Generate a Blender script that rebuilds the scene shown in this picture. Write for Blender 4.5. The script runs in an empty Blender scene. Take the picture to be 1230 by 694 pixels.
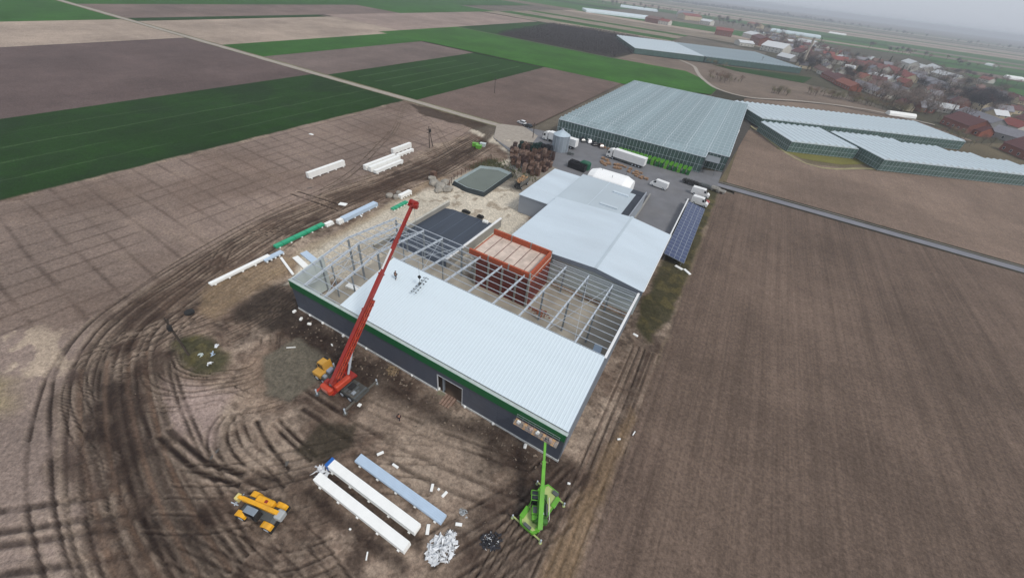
import bpy, bmesh, math, random
import numpy as np
from mathutils import Vector, Matrix
PI = math.pi
SC = bpy.context.scene
COL = SC.collection
rnd = random.Random(7)

# ------------------------------------------------------------------ camera
# World frame: origin at the outer ground corner of the new hall, x along its long grey wall,
# y towards the greenhouses, z up, metres.
F_PX, W_PX, H_PX = 458.8, 1230, 694
CAM = Vector((55.893, -28.016, 51.642))
FWD = Vector((-0.32997353, 0.69800714, -0.63553402))
RGT = Vector((0.86269189, 0.49630565, 0.09717717))
UPV = Vector((-0.38324948, 0.51620416, 0.76593283))
cd = bpy.data.cameras.new('camera'); cam = bpy.data.objects.new('camera', cd); COL.objects.link(cam)
m3 = Matrix((RGT, UPV, -FWD)).transposed()
cam.matrix_world = Matrix.Translation(CAM) @ m3.to_4x4()
cd.sensor_width = 36.0; cd.lens = 36.0 * F_PX / W_PX
cd.clip_start = 0.5; cd.clip_end = 30000
SC.camera = cam

def at(px, py, z=0.0):
    """ground (or level z) position of a point measured in the survey photograph"""
    d = FWD * F_PX + RGT * (px - 615) - UPV * (py - 347)
    return CAM + d * ((z - CAM.z) / d.z)

# ------------------------------------------------------------------ sky, sun, exposure
SUN_EL, SUN_AZ = math.radians(50), math.radians(-15)     # azimuth measured from +x towards +y
w = bpy.data.worlds.new('World'); SC.world = w; w.use_nodes = True
nt = w.node_tree; bg = nt.nodes['Background']
sky = nt.nodes.new('ShaderNodeTexSky'); sky.sky_type = 'NISHITA'; sky.sun_disc = False
sky.sun_elevation = SUN_EL; sky.sun_rotation = PI/2 - SUN_AZ
sky.dust_density = 1.5; sky.air_density = 1.0; sky.ozone_density = 1.0; sky.altitude = 50
hs = nt.nodes.new('ShaderNodeHueSaturation'); hs.inputs['Saturation'].default_value = 0.22
hs.inputs['Value'].default_value = 1.0
# even cloud layer over the clear sky
cl = nt.nodes.new('ShaderNodeMix'); cl.data_type = 'RGBA'; cl.inputs['Factor'].default_value = 0.78
nt.links.new(sky.outputs[0], hs.inputs['Color']); nt.links.new(hs.outputs[0], cl.inputs[6]); cl.inputs[7].default_value = (4.2, 4.6, 5.3, 1)
nt.links.new(cl.outputs[2], bg.inputs['Color'])
bg.inputs['Strength'].default_value = 0.115
sd = bpy.data.lights.new('sun', 'SUN'); sd.energy = 1.7; sd.angle = math.radians(14); sd.color = (1.0, 0.96, 0.9)
sun = bpy.data.objects.new('sun', sd); COL.objects.link(sun)
sdir = Vector((math.cos(SUN_EL)*math.cos(SUN_AZ), math.cos(SUN_EL)*math.sin(SUN_AZ), math.sin(SUN_EL)))
sun.rotation_euler = sdir.to_track_quat('Z', 'Y').to_euler(); sun.location = (0, 0, 200)
SC.view_settings.view_transform = 'Standard'; SC.view_settings.look = 'None'
SC.view_settings.exposure = 0.2; SC.view_settings.gamma = 1.0
HAZE_DENSITY = 0.00031

# ------------------------------------------------------------------ colour + materials
def lin(c):
    c = c / 255.0
    return c / 12.92 if c <= 0.04045 else ((c + 0.055) / 1.055) ** 2.4
def rgb(r, g, b): return (lin(r), lin(g), lin(b))
MATS = {}
def mat(name, col, rough=0.7, metal=0.0, var=0.12, scale=1.0, bump=0.0, spec=0.5, dirt=0.0, stretch=None, emis=0):
    """principled surface with two scales of colour variation, optional grime and bump"""
    if name in MATS: return MATS[name]
    m = bpy.data.materials.new(name); m.use_nodes = True; n = m.node_tree; N = n.nodes; L = n.links
    b = N['Principled BSDF']; b.inputs['Roughness'].default_value = rough; b.inputs['Metallic'].default_value = metal
    b.inputs['Specular IOR Level'].default_value = spec
    tc = N.new('ShaderNodeTexCoord'); mp = N.new('ShaderNodeMapping'); L.new(tc.outputs['Object'], mp.inputs[0])
    if stretch: mp.inputs['Scale'].default_value = stretch
    no = N.new('ShaderNodeTexNoise'); no.inputs['Scale'].default_value = scale; no.inputs['Detail'].default_value = 6
    L.new(mp.outputs[0], no.inputs['Vector'])
    r = N.new('ShaderNodeValToRGB'); r.color_ramp.elements[0].position = 0.3; r.color_ramp.elements[1].position = 0.72
    c = Vector(col)
    r.color_ramp.elements[0].color = (*(c * (1 - var)), 1); r.color_ramp.elements[1].color = (*[min(1, x) for x in c * (1 + var)], 1)
    L.new(no.outputs['Fac'], r.inputs[0]); out = r.outputs[0]
    if dirt > 0:
        n2 = N.new('ShaderNodeTexNoise'); n2.inputs['Scale'].default_value = scale * 0.35; n2.inputs['Detail'].default_value = 8
        L.new(mp.outputs[0], n2.inputs['Vector'])
        r2 = N.new('ShaderNodeValToRGB'); r2.color_ramp.elements[0].position = 0.5; r2.color_ramp.elements[1].position = 0.75
        r2.color_ramp.elements[0].color = (0, 0, 0, 1); r2.color_ramp.elements[1].color = (dirt, dirt, dirt, 1)
        L.new(n2.outputs['Fac'], r2.inputs[0])
        mx = N.new('ShaderNodeMix'); mx.data_type = 'RGBA'; L.new(r2.outputs[0], mx.inputs['Factor'])
        L.new(out, mx.inputs[6]); mx.inputs[7].default_value = (0.16, 0.13, 0.1, 1); out = mx.outputs[2]
    L.new(out, b.inputs['Base Color'])
    if bump > 0:
        bp = N.new('ShaderNodeBump'); bp.inputs['Strength'].default_value = bump; bp.inputs['Distance'].default_value = 0.1
        L.new(no.outputs['Fac'], bp.inputs['Height']); L.new(bp.outputs[0], b.inputs['Normal'])
    MATS[name] = m; return m

def ground_mat(name, green=False):
    """soil / crop surface: colour attribute times world-space noise; 'ln' = strength of drill lines along y"""
    if name in MATS: return MATS[name]
    m = bpy.data.materials.new(name); m.use_nodes = True; n = m.node_tree; N = n.nodes; L = n.links
    b = N['Principled BSDF']; b.inputs['Roughness'].default_value = 0.95; b.inputs['Specular IOR Level'].default_value = 0.1
    at_ = N.new('ShaderNodeAttribute'); at_.attribute_name = 'Col'
    ln = N.new('ShaderNodeAttribute'); ln.attribute_name = 'ln'
    geo = N.new('ShaderNodeNewGeometry')
    def noise(sc, det=4, rough=0.6, stretch=(1, 1, 1)):
        mp = N.new('ShaderNodeMapping'); mp.inputs['Scale'].default_value = stretch; L.new(geo.outputs['Position'], mp.inputs[0])
        t = N.new('ShaderNodeTexNoise'); t.inputs['Scale'].default_value = sc; t.inputs['Detail'].default_value = det
        t.inputs['Roughness'].default_value = rough; L.new(mp.outputs[0], t.inputs['Vector']); return t.outputs['Fac']
    def rng(sock, a, bb, lo, hi):
        t = N.new('ShaderNodeMapRange'); L.new(sock, t.inputs[0])
        for i, v in zip((1, 2, 3, 4), (a, bb, lo, hi)): t.inputs[i].default_value = v
        return t.outputs[0]
    def mul(a, bb):
        t = N.new('ShaderNodeMath'); t.operation = 'MULTIPLY'
        for i, s in enumerate((a, bb)):
            if isinstance(s, float): t.inputs[i].default_value = s
            else: L.new(s, t.inputs[i])
        return t.outputs[0]
    fine = noise(2.2, 5, 0.72); mid = noise(0.22, 5, 0.6); big = noise(0.025, 3, 0.5)
    a1 = rng(fine, 0.32, 0.68, 0.84 if green else 0.66, 1.16 if green else 1.34)
    a0 = mul(rng(noise(0.9, 6, 0.75), 0.35, 0.65, 0.95 if green else 0.84, 1.05 if green else 1.16), rng(noise(7.0, 3, 0.7), 0.35, 0.65, 0.85, 1.15))
    a2 = rng(mid, 0.3, 0.7, 0.90, 1.10); a3 = mul(rng(big, 0.3, 0.7, 0.80, 1.20), rng(noise(0.07, 4, 0.6), 0.35, 0.65, 0.92, 1.08))
    v = mul(mul(mul(a1, a0), a2), a3)
    # drill lines along y at two spacings, broken up by stretched noise
    l1 = rng(noise(1.0, 3, 0.7, (1.6, 0.02, 1)), 0.35, 0.65, -1, 1); l2 = rng(noise(1.0, 2, 0.6, (0.45, 0.008, 1)), 0.35, 0.65, -1, 1)
    sm = N.new('ShaderNodeMath'); sm.operation = 'ADD'; L.new(mul(l1, 0.7), sm.inputs[0]); L.new(mul(l2, 0.5), sm.inputs[1])
    ls = mul(sm.outputs[0], mul(ln.outputs['Fac'], 0.20)); ad = N.new('ShaderNodeMath'); ad.operation = 'ADD'; ad.inputs[1].default_value = 1.0
    L.new(ls, ad.inputs[0]); v = mul(v, ad.outputs[0])
    mx = N.new('ShaderNodeVectorMath'); mx.operation = 'SCALE'; L.new(at_.outputs['Color'], mx.inputs[0]); L.new(v, mx.inputs['Scale'])
    L.new(mx.outputs[0], b.inputs['Base Color'])
    bp = N.new('ShaderNodeBump'); bp.inputs['Strength'].default_value = 0.9; bp.inputs['Distance'].default_value = 0.22
    L.new(fine, bp.inputs['Height']); L.new(bp.outputs[0], b.inputs['Normal'])
    MATS[name] = m; return m
SOIL = ground_mat('soil'); CROP = ground_mat('crop', True)

# ------------------------------------------------------------------ mesh builder
class MB:
    def __init__(s): s.v = []; s.f = []; s.mi = []; s.cur = 0; s.M = Matrix.Identity(4)
    def add(s, vs, fs):
        o = len(s.v); s.v += [tuple(s.M @ Vector(p)) for p in vs]
        s.f += [tuple(o + i for i in f) for f in fs]; s.mi += [s.cur] * len(fs); return s
    def mat(s, i): s.cur = i; return s
    def box(s, x0, y0, z0, x1, y1, z1):
        return s.add([(x0,y0,z0),(x1,y0,z0),(x1,y1,z0),(x0,y1,z0),(x0,y0,z1),(x1,y0,z1),(x1,y1,z1),(x0,y1,z1)],
                     [(3,2,1,0),(4,5,6,7),(0,1,5,4),(1,2,6,5),(2,3,7,6),(3,0,4,7)])
    def cbox(s, c, d, rz=0, ry=0, bev=0.0):
        M0 = s.M; s.M = M0 @ Matrix.Translation(c) @ Matrix.Rotation(rz, 4, 'Z') @ Matrix.Rotation(ry, 4, 'Y')
        x, y, z = d[0]/2, d[1]/2, d[2]/2
        if bev > 0:
            b = bev
            ring = [(-x+b,-y),(x-b,-y),(x,-y+b),(x,y-b),(x-b,y),(-x+b,y),(-x,y-b),(-x,-y+b)]
            ri = [(px*(x-b)/x, py*(y-b)/y) for px, py in ring]
            vs = [(p[0],p[1],-z) for p in ring] + [(p[0],p[1],z-b) for p in ring] + [(p[0],p[1],z) for p in ri]
            fs = [tuple(reversed(range(8))), tuple(range(16,24))]
            for k in range(8):
                j = (k+1) % 8; fs += [(k,j,8+j,8+k), (8+k,8+j,16+j,16+k)]
            s.add(vs, fs)
        else: s.box(-x,-y,-z,x,y,z)
        s.M = M0; return s
    def bar(s, a, b, wd, ht=None, n=4):
        """prism from a to b; n=4 rectangular wd x ht, else round of diameter wd"""
        a, b = Vector(a), Vector(b); d = (b - a); L = d.length
        if L < 1e-6: return s
        d.normalize(); up = Vector((0,0,1)) if abs(d.z) < 0.95 else Vector((0,1,0))
        sx = d.cross(up).normalized(); sy = sx.cross(d).normalized(); ht = ht or wd
        if n == 4: offs = [(-.5*wd,-.5*ht),(.5*wd,-.5*ht),(.5*wd,.5*ht),(-.5*wd,.5*ht)]
        else: offs = [(.5*wd*math.cos(2*PI*k/n), .5*ht*math.sin(2*PI*k/n)) for k in range(n)]
        vs = [a + sx*p + sy*q for p, q in offs] + [b + sx*p + sy*q for p, q in offs]
        m = len(offs)
        return s.add(vs, [tuple(reversed(range(m))), tuple(range(m, 2*m))] + [(k, (k+1)%m, m+(k+1)%m, m+k) for k in range(m)])
    def cone(s, a, b, r0, r1, n=10):
        a, b = Vector(a), Vector(b); d = (b - a).normalized(); up = Vector((0,0,1)) if abs(d.z) < 0.95 else Vector((0,1,0))
        sx = d.cross(up).normalized(); sy = sx.cross(d).normalized()
        vs = [a + (sx*math.cos(2*PI*k/n) + sy*math.sin(2*PI*k/n))*r0 for k in range(n)] + [b + (sx*math.cos(2*PI*k/n) + sy*math.sin(2*PI*k/n))*r1 for k in range(n)]
        return s.add(vs, [tuple(reversed(range(n))), tuple(range(n, 2*n))] + [(k, (k+1)%n, n+(k+1)%n, n+k) for k in range(n)])
    def prism(s, pts, z0, z1):
        """vertical extrusion of a ground polygon"""
        n = len(pts)
        ar = sum(pts[i][0]*pts[(i+1)%n][1]-pts[(i+1)%n][0]*pts[i][1] for i in range(n))
        if ar < 0: pts = list(reversed(pts))
        return s.add([(p[0],p[1],z0) for p in pts]+[(p[0],p[1],z1) for p in pts],
                     [tuple(reversed(range(n))), tuple(range(n,2*n))]+[(k,(k+1)%n,n+(k+1)%n,n+k) for k in range(n)])
    def side(s, prof, y0, y1, inset=None):
        """profile in x-z extruded along y; inset = list of per-vertex inward shifts (tumblehome)"""
        n = len(prof); ins = inset or [0]*n
        ar = sum(prof[i][0]*prof[(i+1)%n][1]-prof[(i+1)%n][0]*prof[i][1] for i in range(n))
        if ar < 0: prof = prof[::-1]; ins = ins[::-1]
        vs = [(p[0],y0+i,p[1]) for p, i in zip(prof, ins)]+[(p[0],y1-i,p[1]) for p, i in zip(prof, ins)]
        return s.add(vs, [tuple(range(n)), tuple(reversed(range(n,2*n)))]+[((k+1)%n,k,n+k,n+(k+1)%n) for k in range(n)])
    def mesh(s, name, mats):
        me = bpy.data.meshes.new(name); me.from_pydata(s.v, [], s.f)
        if not isinstance(mats, (list, tuple)): mats = [mats]
        for m in mats: me.materials.append(m)
        if len(mats) > 1: me.polygons.foreach_set('material_index', s.mi)
        me.update(); return me
    def build(s, name, mats, parent=None, loc=(0,0,0), rz=0, smooth=False):
        me = s.mesh(name, mats)
        if smooth: me.polygons.foreach_set('use_smooth', [True]*len(me.polygons))
        return obj(name, me, parent, loc, rz)
def obj(name, me, parent=None, loc=(0,0,0), rz=0, sc=None):
    o = bpy.data.objects.new(name, me); COL.objects.link(o); o.location = loc; o.rotation_euler = (0,0,rz)
    if parent: o.parent = parent
    if sc: o.scale = sc if not isinstance(sc, (int, float)) else (sc, sc, sc)
    return o
def tag(o, label=None, cat=None, group=None, kind=None):
    if label: o['label'] = label
    if cat: o['category'] = cat
    if group: o['group'] = group
    if kind: o['kind'] = kind
    return o
def thing(name, label, cat, loc=(0,0,0), rz=0, group=None, sc=None):
    o = bpy.data.objects.new(name, None); COL.objects.link(o); o.location = loc; o.rotation_euler = (0,0,rz)
    if sc: o.scale = (sc, sc, sc)
    return tag(o, label, cat, group)
def dup(root, loc, rz=0, label=None, group=None, sc=None):
    def cp(o, par):
        c = o.copy(); COL.objects.link(c)
        if par: c.parent = par
        for ch in list(o.children): cp(ch, c)
        return c
    r = cp(root, None); r.location = loc; r.rotation_euler = (0,0,rz)
    if label: r['label'] = label
    if group: r['group'] = group
    if sc: r.scale = sc if isinstance(sc, (tuple, list)) else (sc, sc, sc)
    return r

# ------------------------------------------------------------------ ground: numpy helpers
RS = np.random.RandomState(3)
def vnoise(x, y, s, seed=0):
    r = np.random.RandomState(seed); T = r.rand(256, 256)
    x = x / s + 1000.0; y = y / s + 1000.0
    xi = np.floor(x).astype(int); yi = np.floor(y).astype(int); fx = x - xi; fy = y - yi
    fx = fx*fx*(3-2*fx); fy = fy*fy*(3-2*fy)
    g = lambda a, b: T[a % 256, b % 256]
    return (g(xi,yi)*(1-fx)+g(xi+1,yi)*fx)*(1-fy)+(g(xi,yi+1)*(1-fx)+g(xi+1,yi+1)*fx)*fy
def fbm(x, y, s, o=4, seed=0):
    t = 0; a = 1; n = 0
    for i in range(o): t = t + a*vnoise(x, y, s/2**i, seed+i); n += a; a *= .55
    return t / n
def sstep(a, b, x): t = np.clip((x-a)/(b-a), 0, 1); return t*t*(3-2*t)
def resample(P, step=1.5):
    P = np.array(P, float)
    # Catmull-Rom smoothing then even steps
    Q = []
    for i in range(len(P)-1):
        p0, p1, p2, p3 = P[max(i-1,0)], P[i], P[i+1], P[min(i+2,len(P)-1)]
        for t in np.linspace(0, 1, 10, endpoint=False):
            Q.append(.5*((2*p1)+(-p0+p2)*t+(2*p0-5*p1+4*p2-p3)*t*t+(-p0+3*p1-3*p2+p3)*t**3))
    Q.append(P[-1]); Q = np.array(Q)
    d = np.r_[0, np.cumsum(np.hypot(*(np.diff(Q, axis=0).T)))]; n = max(3, int(d[-1]/step))
    s = np.linspace(0, d[-1], n); return np.c_[np.interp(s, d, Q[:,0]), np.interp(s, d, Q[:,1])]
def px2w(L): return [tuple(at(*q)[:2]) for q in L]
def offset(P, off):
    t = np.gradient(P, axis=0); t /= np.linalg.norm(t, axis=1)[:,None]+1e-9
    return P + np.c_[-t[:,1], t[:,0]]*np.asarray(off)[:,None] if np.ndim(off) else P + np.c_[-t[:,1], t[:,0]]*off

# ------------------------------------------------------------------ site ground grid (one sheet)
def axis(segs):
    out = []
    for a, b, st in segs: out += list(np.arange(a, b, st))
    return np.array(out + [segs[-1][1]])
gx = axis([(-145.2,-95,0.8),(-95,-62,0.5),(-62,61,0.21),(61,66,0.5)])
gy = axis([(-80,-46,1.2),(-46,62,0.21),(62,119.3,0.5)])
X, Y = np.meshgrid(gx, gy); NXg, NYg = len(gx), len(gy)
C3 = lambda r, g, b: np.array(rgb(r, g, b))
field_left = C3(136,119,108); field_right = C3(107,91,80); mud_mid = C3(128,110,96); mud_shade_dark = C3(40,30,26); mud_light = C3(166,148,131)
sand = C3(204,194,176); sand2 = C3(138,118,94); grassd = C3(62,62,40); wheat = C3(30,60,16)
Cg = np.empty(X.shape+(3,)); Cg[:] = mud_mid
Hg = np.zeros(X.shape); Lg = np.zeros(X.shape)
def blend(c, m): 
    global Cg
    m = np.clip(m, 0, 1)[...,None]; Cg = Cg*(1-m)+np.asarray(c)*m
def poly_mask(pts, soft=1.0, wob=1.0, seed=5, ws=6):
    """soft mask of a ground polygon with a noisy edge"""
    P = np.array(pts, float); x = X + (fbm(X,Y,ws,3,seed)-.5)*2*wob*2; y = Y + (fbm(X,Y,ws,3,seed+9)-.5)*2*wob*2
    ins = np.zeros(X.shape, bool); dm = np.full(X.shape, 1e9); n = len(P)
    for i in range(n):
        (x1,y1),(x2,y2) = P[i], P[(i+1)%n]
        if y1 != y2: ins ^= ((y1>y)!=(y2>y)) & (x < (x2-x1)*(y-y1)/(y2-y1)+x1)
        dx,dy = x2-x1,y2-y1; t = np.clip(((x-x1)*dx+(y-y1)*dy)/(dx*dx+dy*dy+1e-9),0,1)
        dm = np.minimum(dm, np.hypot(x-x1-t*dx, y-y1-t*dy))
    return sstep(-soft, soft, np.where(ins, dm, -dm))
def line_dist(P, R):
    """distance to a polyline, evaluated only near it"""
    D = np.full(X.shape, 1e3)
    for i in range(0, len(P)-1, 6):
        S = P[i:i+7]; a = S.min(0)-R; b = S.max(0)+R
        i0, i1 = np.searchsorted(gx, [a[0], b[0]]); j0, j1 = np.searchsorted(gy, [a[1], b[1]])
        if i1 <= i0 or j1 <= j0: continue
        x = X[j0:j1,i0:i1]; y = Y[j0:j1,i0:i1]; d = np.full(x.shape, 1e3)
        for k in range(len(S)-1):
            x1,y1 = S[k]; dx,dy = S[k+1]-S[k]; t = np.clip(((x-x1)*dx+(y-y1)*dy)/(dx*dx+dy*dy+1e-9),0,1)
            d = np.minimum(d, np.hypot(x-x1-t*dx, y-y1-t*dy))
        D[j0:j1,i0:i1] = np.minimum(D[j0:j1,i0:i1], d)
    return D
brk = fbm(X, Y, 3.5, 3, 77)
def rut(P, wd=0.35, dark=0.6, depth=0.12, col=None, br=0.3):
    global Hg
    D = line_dist(P, wd*4); wd = wd*.6; m = np.exp(-(D/wd)**4)*np.clip((brk-br)*5, 0.5, 1)
    blend(mud_shade_dark if col is None else col, m*dark); Hg -= m*depth*1.6
    ridge = np.exp(-((D-wd*1.9)/(wd*.7))**2)*.5; Hg += ridge*depth*.8; blend(mud_light, ridge*.7*dark*np.clip((brk-.35)*5,0,1))
def ruts(pxs, offs, **k):
    P = resample(px2w(pxs))
    for o in offs:
        a = k.get('wander', 0.5)*.6; s = np.linspace(0, len(P)*1.5/14, len(P))
        r = np.random.RandomState(int(abs(o)*97)+len(P)); ph = r.rand(3)*6
        wv = a*(np.sin(s+ph[0])+.6*np.sin(2.3*s+ph[1]))
        rut(offset(P, o+wv), **{q: v for q, v in k.items() if q != 'wander'})

# left harrowed field, with tramlines both ways and faint shorter marks
fm = poly_mask(px2w([(483,123),(-400,340)])[0:1] + [(-83,-90),(-40,-90)] + px2w([(0,415),(120,385),(205,330),(300,285),(380,238),(440,215),(530,172),(575,158),(520,133)]), 1.5, 1.6)
gl = np.exp(-(((X+3.0*fbm(X,Y,40,2,31))%4.4-2.2)/.32)**2)*.8; gl2 = np.exp(-(((Y+4*fbm(X,Y,50,2,33)+X*.05)%5.6-2.8)/.36)**2)
blend(field_left, fm); blend(C3(84,70,62), fm*gl*.85*np.clip(fbm(X,Y,9,3,12)*2.2-.4,0,1)); blend(C3(88,74,66), fm*gl2*.7*np.clip(fbm(X,Y,7,3,13)*2.2-.4,0,1))
blend(C3(146,128,114), fm*sstep(.5,.75,fbm(X*.5,Y*1.6,5,4,15))*.4)
blend(C3(104,86,74), fm*sstep(.45,.7,fbm(X,Y,28,3,16))*.45)
# mottling of the trodden site
mm = 1-fm
blend(mud_light, mm*sstep(.42,.64,fbm(X,Y,9,5,21))*.8); blend(mud_shade_dark, mm*sstep(.54,.74,fbm(X,Y,7,5,41))*.5)
blend(mud_shade_dark, mm*sstep(.58,.72,fbm(X,Y,2.4,4,43))*.4); blend(mud_light, mm*sstep(.60,.74,fbm(X,Y,1.6,4,47))*.35)
n1 = fbm(X*1.0+Y*.35, Y*1.5-X*.2, 1.1, 4, 301); n2 = fbm(X,Y,3.0,5,303)
blend(mud_shade_dark, mm*sstep(.56,.7,n1)*.45); blend(mud_light, mm*sstep(.44,.30,n1)*.35); blend(C3(96,78,66), mm*sstep(.5,.6,n2)*.4)
# lighter pan on the far left, pale streaks, ridged loose earth
lp = poly_mask(px2w([(-60,420),(120,385),(115,480),(120,694),(100,800),(-200,760)]), 2, 1.5); blend(C3(146,129,119), lp*.9)
st = poly_mask(px2w([(-60,405),(110,385),(100,440),(0,475),(-80,480)]), 2, 1.5)
blend(C3(180,162,142), st*sstep(.48,.6,fbm(X*.9+Y*.4,Y*1.3,3.2,4,61))*.8); blend(C3(150,138,88), poly_mask(px2w([(-30,455),(25,455),(10,500),(-30,510)]),2,1)*.4)
for k, yy in enumerate((604,629,645,680)):
    rut(resample(px2w([(-40,yy+14),(40,yy+4),(100,yy-6),(150,yy-14)])), .7, .75, .15, br=.15)
for x0 in (98,128): ruts([(x0,560),(x0+2,620),(x0-2,694),(x0-4,760)], (0,.6), wd=.35, dark=.7)
blend(mud_light, poly_mask(px2w([(150,694),(135,620),(160,600),(200,650),(210,694),(180,760)]),1,1)*.5)
pink = poly_mask(px2w([(196,455),(290,468),(262,498),(248,548),(225,548),(200,525),(185,490)]), 1.0, .6); blend(C3(156,137,128), pink*.92)
blend(C3(141,121,104), poly_mask(px2w([(290,440),(330,410),(345,470),(330,500),(290,470)]), 1.2, 1)*.6)
# haul road corridor sweeping round the site
HAUL = [(588,160),(560,178),(500,208),(430,233),(345,268),(262,318),(200,362),(160,395),(140,430),(138,480),(148,540),(168,600),(200,660),(235,720)]
hp = resample(px2w(HAUL)); hd = line_dist(hp, 16)
hm = (1-sstep(3.5,7.5,hd+(fbm(X,Y,5,4,51)-.5)*5)); blend(C3(88,71,60), hm*.75); blend(mud_shade_dark, hm*sstep(.4,.6,fbm(X,Y,6,4,52))*.45)
ruts(HAUL, (-8,-6.6,-5.3,-4.2,-3.1,-2.2,-1.2,-.2,.8,1.7,2.8,3.9,5.0,6.2,7.4), wd=.38, dark=.85, depth=.16, wander=.7)
ruts(HAUL, (-5.8,-2.6,.3,2.2,4.4), wd=.3, dark=.5, depth=.0, wander=.5, col=mud_light)
blend(mud_shade_dark, poly_mask(px2w([(110,450),(185,455),(200,520),(260,640),(270,694),(200,694),(150,600),(112,520)]),1.5,1.2)*.72)
ruts(HAUL[8:], (-4,-1.5,1.4,3.6), wd=.45, dark=.75, depth=.1, wander=.5, col=C3(118,97,82))
ruts([(150,400),(95,430),(75,470),(82,515),(108,560),(112,620)], (0,1.0,2.2), wd=.22, dark=.85, depth=.1, wander=.3)
ruts([(120,410),(95,450),(110,500),(95,540)], (0,.9), wd=.2, dark=.7, wander=.3)
# loops round the pole island
ruts([(130,425),(200,385),(260,360),(330,320)], (-3,-1.8,-.6,.6,1.8), wd=.3, dark=.75, wander=.6)
ruts([(140,450),(180,430),(215,405),(290,380),(340,372)], (-1.5,-.3,.9,2.), wd=.28, dark=.7, wander=.6)
ruts([(185,430),(190,455),(230,465),(300,455),(330,430),(335,400)], (-1.6,-.6,.5,1.5,2.8), wd=.22, dark=.55, wander=.5)
ruts([(205,420),(208,438),(228,450),(250,452)], (0,.7), wd=.2, dark=.85, wander=.1)
ruts([(180,480),(230,478),(270,470),(300,480),(340,470)], (-2,-1,0,1.2), wd=.16, dark=.5, wander=.4)
# curved ruts beside the yellow machine
ruts([(262,500),(250,520),(252,548),(275,578),(312,596)], (0,.9,2.1), wd=.33, dark=.95, depth=.2, wander=.1)
ruts([(280,500),(290,535),(320,562),(340,585)], (0,1.0), wd=.3, dark=.8, depth=.2, wander=.2)
ruts([(308,505),(322,532),(346,562)], (0,), wd=.45, dark=1., depth=.25, wander=.1)
ruts([(328,510),(348,530),(372,552)], (0,.9), wd=.4, dark=1., depth=.25, wander=.1)
ruts([(198,520),(230,548),(248,562),(290,575)], (-.6,.6), wd=.6, dark=1., depth=.2, wander=.2)
ruts([(195,600),(270,600),(330,585),(430,560),(520,560)], (-3.4,-1.7,0,1.5,3,4.6), wd=.25, dark=.45, wander=.5)
ruts([(290,640),(340,694),(380,750)], (-5,-3.4,-2,-.5,1,2.8,4), wd=.25, dark=.55, wander=.5)
ruts([(400,660),(330,680),(230,640)], (-3,-1.5,0,1.5,3), wd=.25, dark=.45, wander=.5)
blend(mud_shade_dark, poly_mask(px2w([(310,600),(335,560),(400,545),(420,600),(360,640)]),2,1.4)*.4)
blend(mud_shade_dark, poly_mask(px2w([(300,585),(290,575),(330,570),(345,590)]),.8,.5)*.6)
# front of the hall: dark churned belt, twin ruts along the wall
blend(mud_shade_dark, poly_mask([(-2,-1),(60,-1),(60,-5),(40,-5.5),(20,-6),(-3,-7)], 1.6, 1.6)*.72)
blend(mud_shade_dark, poly_mask(px2w([(330,395),(400,400),(460,440),(470,480),(420,510),(360,490),(315,460)]), 1.5, 1.2)*.45)
rut(resample([(14,-11),(30,-10.5),(44,-8.5),(56,-6)]), .5, .7, .15); rut(resample([(18,-13.3),(30,-12.8),(44,-10.8),(56,-8)]), .5, .7, .15)
rut(resample([(23,-9),(38,-6.4),(50,-3.5)]), .35, .6, .1); rut(resample([(23,-7.4),(38,-4.9),(50,-2.4)]), .35, .6, .1)
blend(mud_light, poly_mask([(25,-12),(44,-10),(44,-4.5),(25,-5)], 2, 2)*.35)
# flat sheets of standing damp ground
gp = poly_mask(px2w([(318,430),(360,408),(398,432),(378,462),(350,482),(322,470)]), .6, .5); blend(C3(100,94,82), gp*.9); Hg = Hg*(1-gp)-gp*.05
gp2 = poly_mask(px2w([(384,506),(428,512),(424,542),(378,560),(352,545)]), .7, .5); blend(C3(56,50,40), gp2*.9)
blend(C3(52,44,38), poly_mask(px2w([(282,378),(318,348),(350,336),(365,362),(345,392),(310,400)]), 1.3, 1.2)*.85)
ruts([(270,400),(310,380),(352,350)], (-3,-2,-1,0,1,2,3), wd=.22, dark=.6, wander=.3)
blend(sand2, poly_mask(px2w([(238,352),(262,330),(345,305),(350,330),(310,352),(255,385),(235,375)]), 1.2, 1)*.7)
# dark lanes at the right and bottom
blend(C3(66,53,46), poly_mask(px2w([(560,694),(560,600),(640,575),(700,560),(745,470),(778,400),(795,405),(765,480),(725,560),(680,694),(650,800),(560,800)]), 1.6, 1.2)*.8)
LANE = [(640,760),(668,694),(705,600),(740,510),(775,420)]
ruts(LANE, (-3.4,-2.4,-1.3,.1,1.2,2.4), wd=.28, dark=.8, depth=.12, wander=.3); ruts(LANE, (-1.9,.6,1.8), wd=.25, dark=.7, depth=0, wander=.3, col=C3(126,106,92))
ruts([(520,694),(600,640),(660,600),(700,560)], (-4,-2.4,-.9,.7,2.2,4), wd=.35, dark=.5, wander=.7)
for k in range(5): ruts([(560+k*8,720),(590+k*12,660),(630+k*9,610)], (0,.8), wd=.2, dark=.45, wander=.3)
blend(mud_shade_dark, poly_mask([(28,-19.9),(44,-19.9),(44,-21.3),(28,-21.3)], .6, .5)*.7)  # shade and wet mud along the lowest white pack, painted into the ground
blend(mud_shade_dark, poly_mask([(28,-18.5),(44,-18.5),(44,-17.2),(28,-17.2)], .4, .3)*.7)  # same painted shade and wet mud in the gap between the white packs
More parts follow.
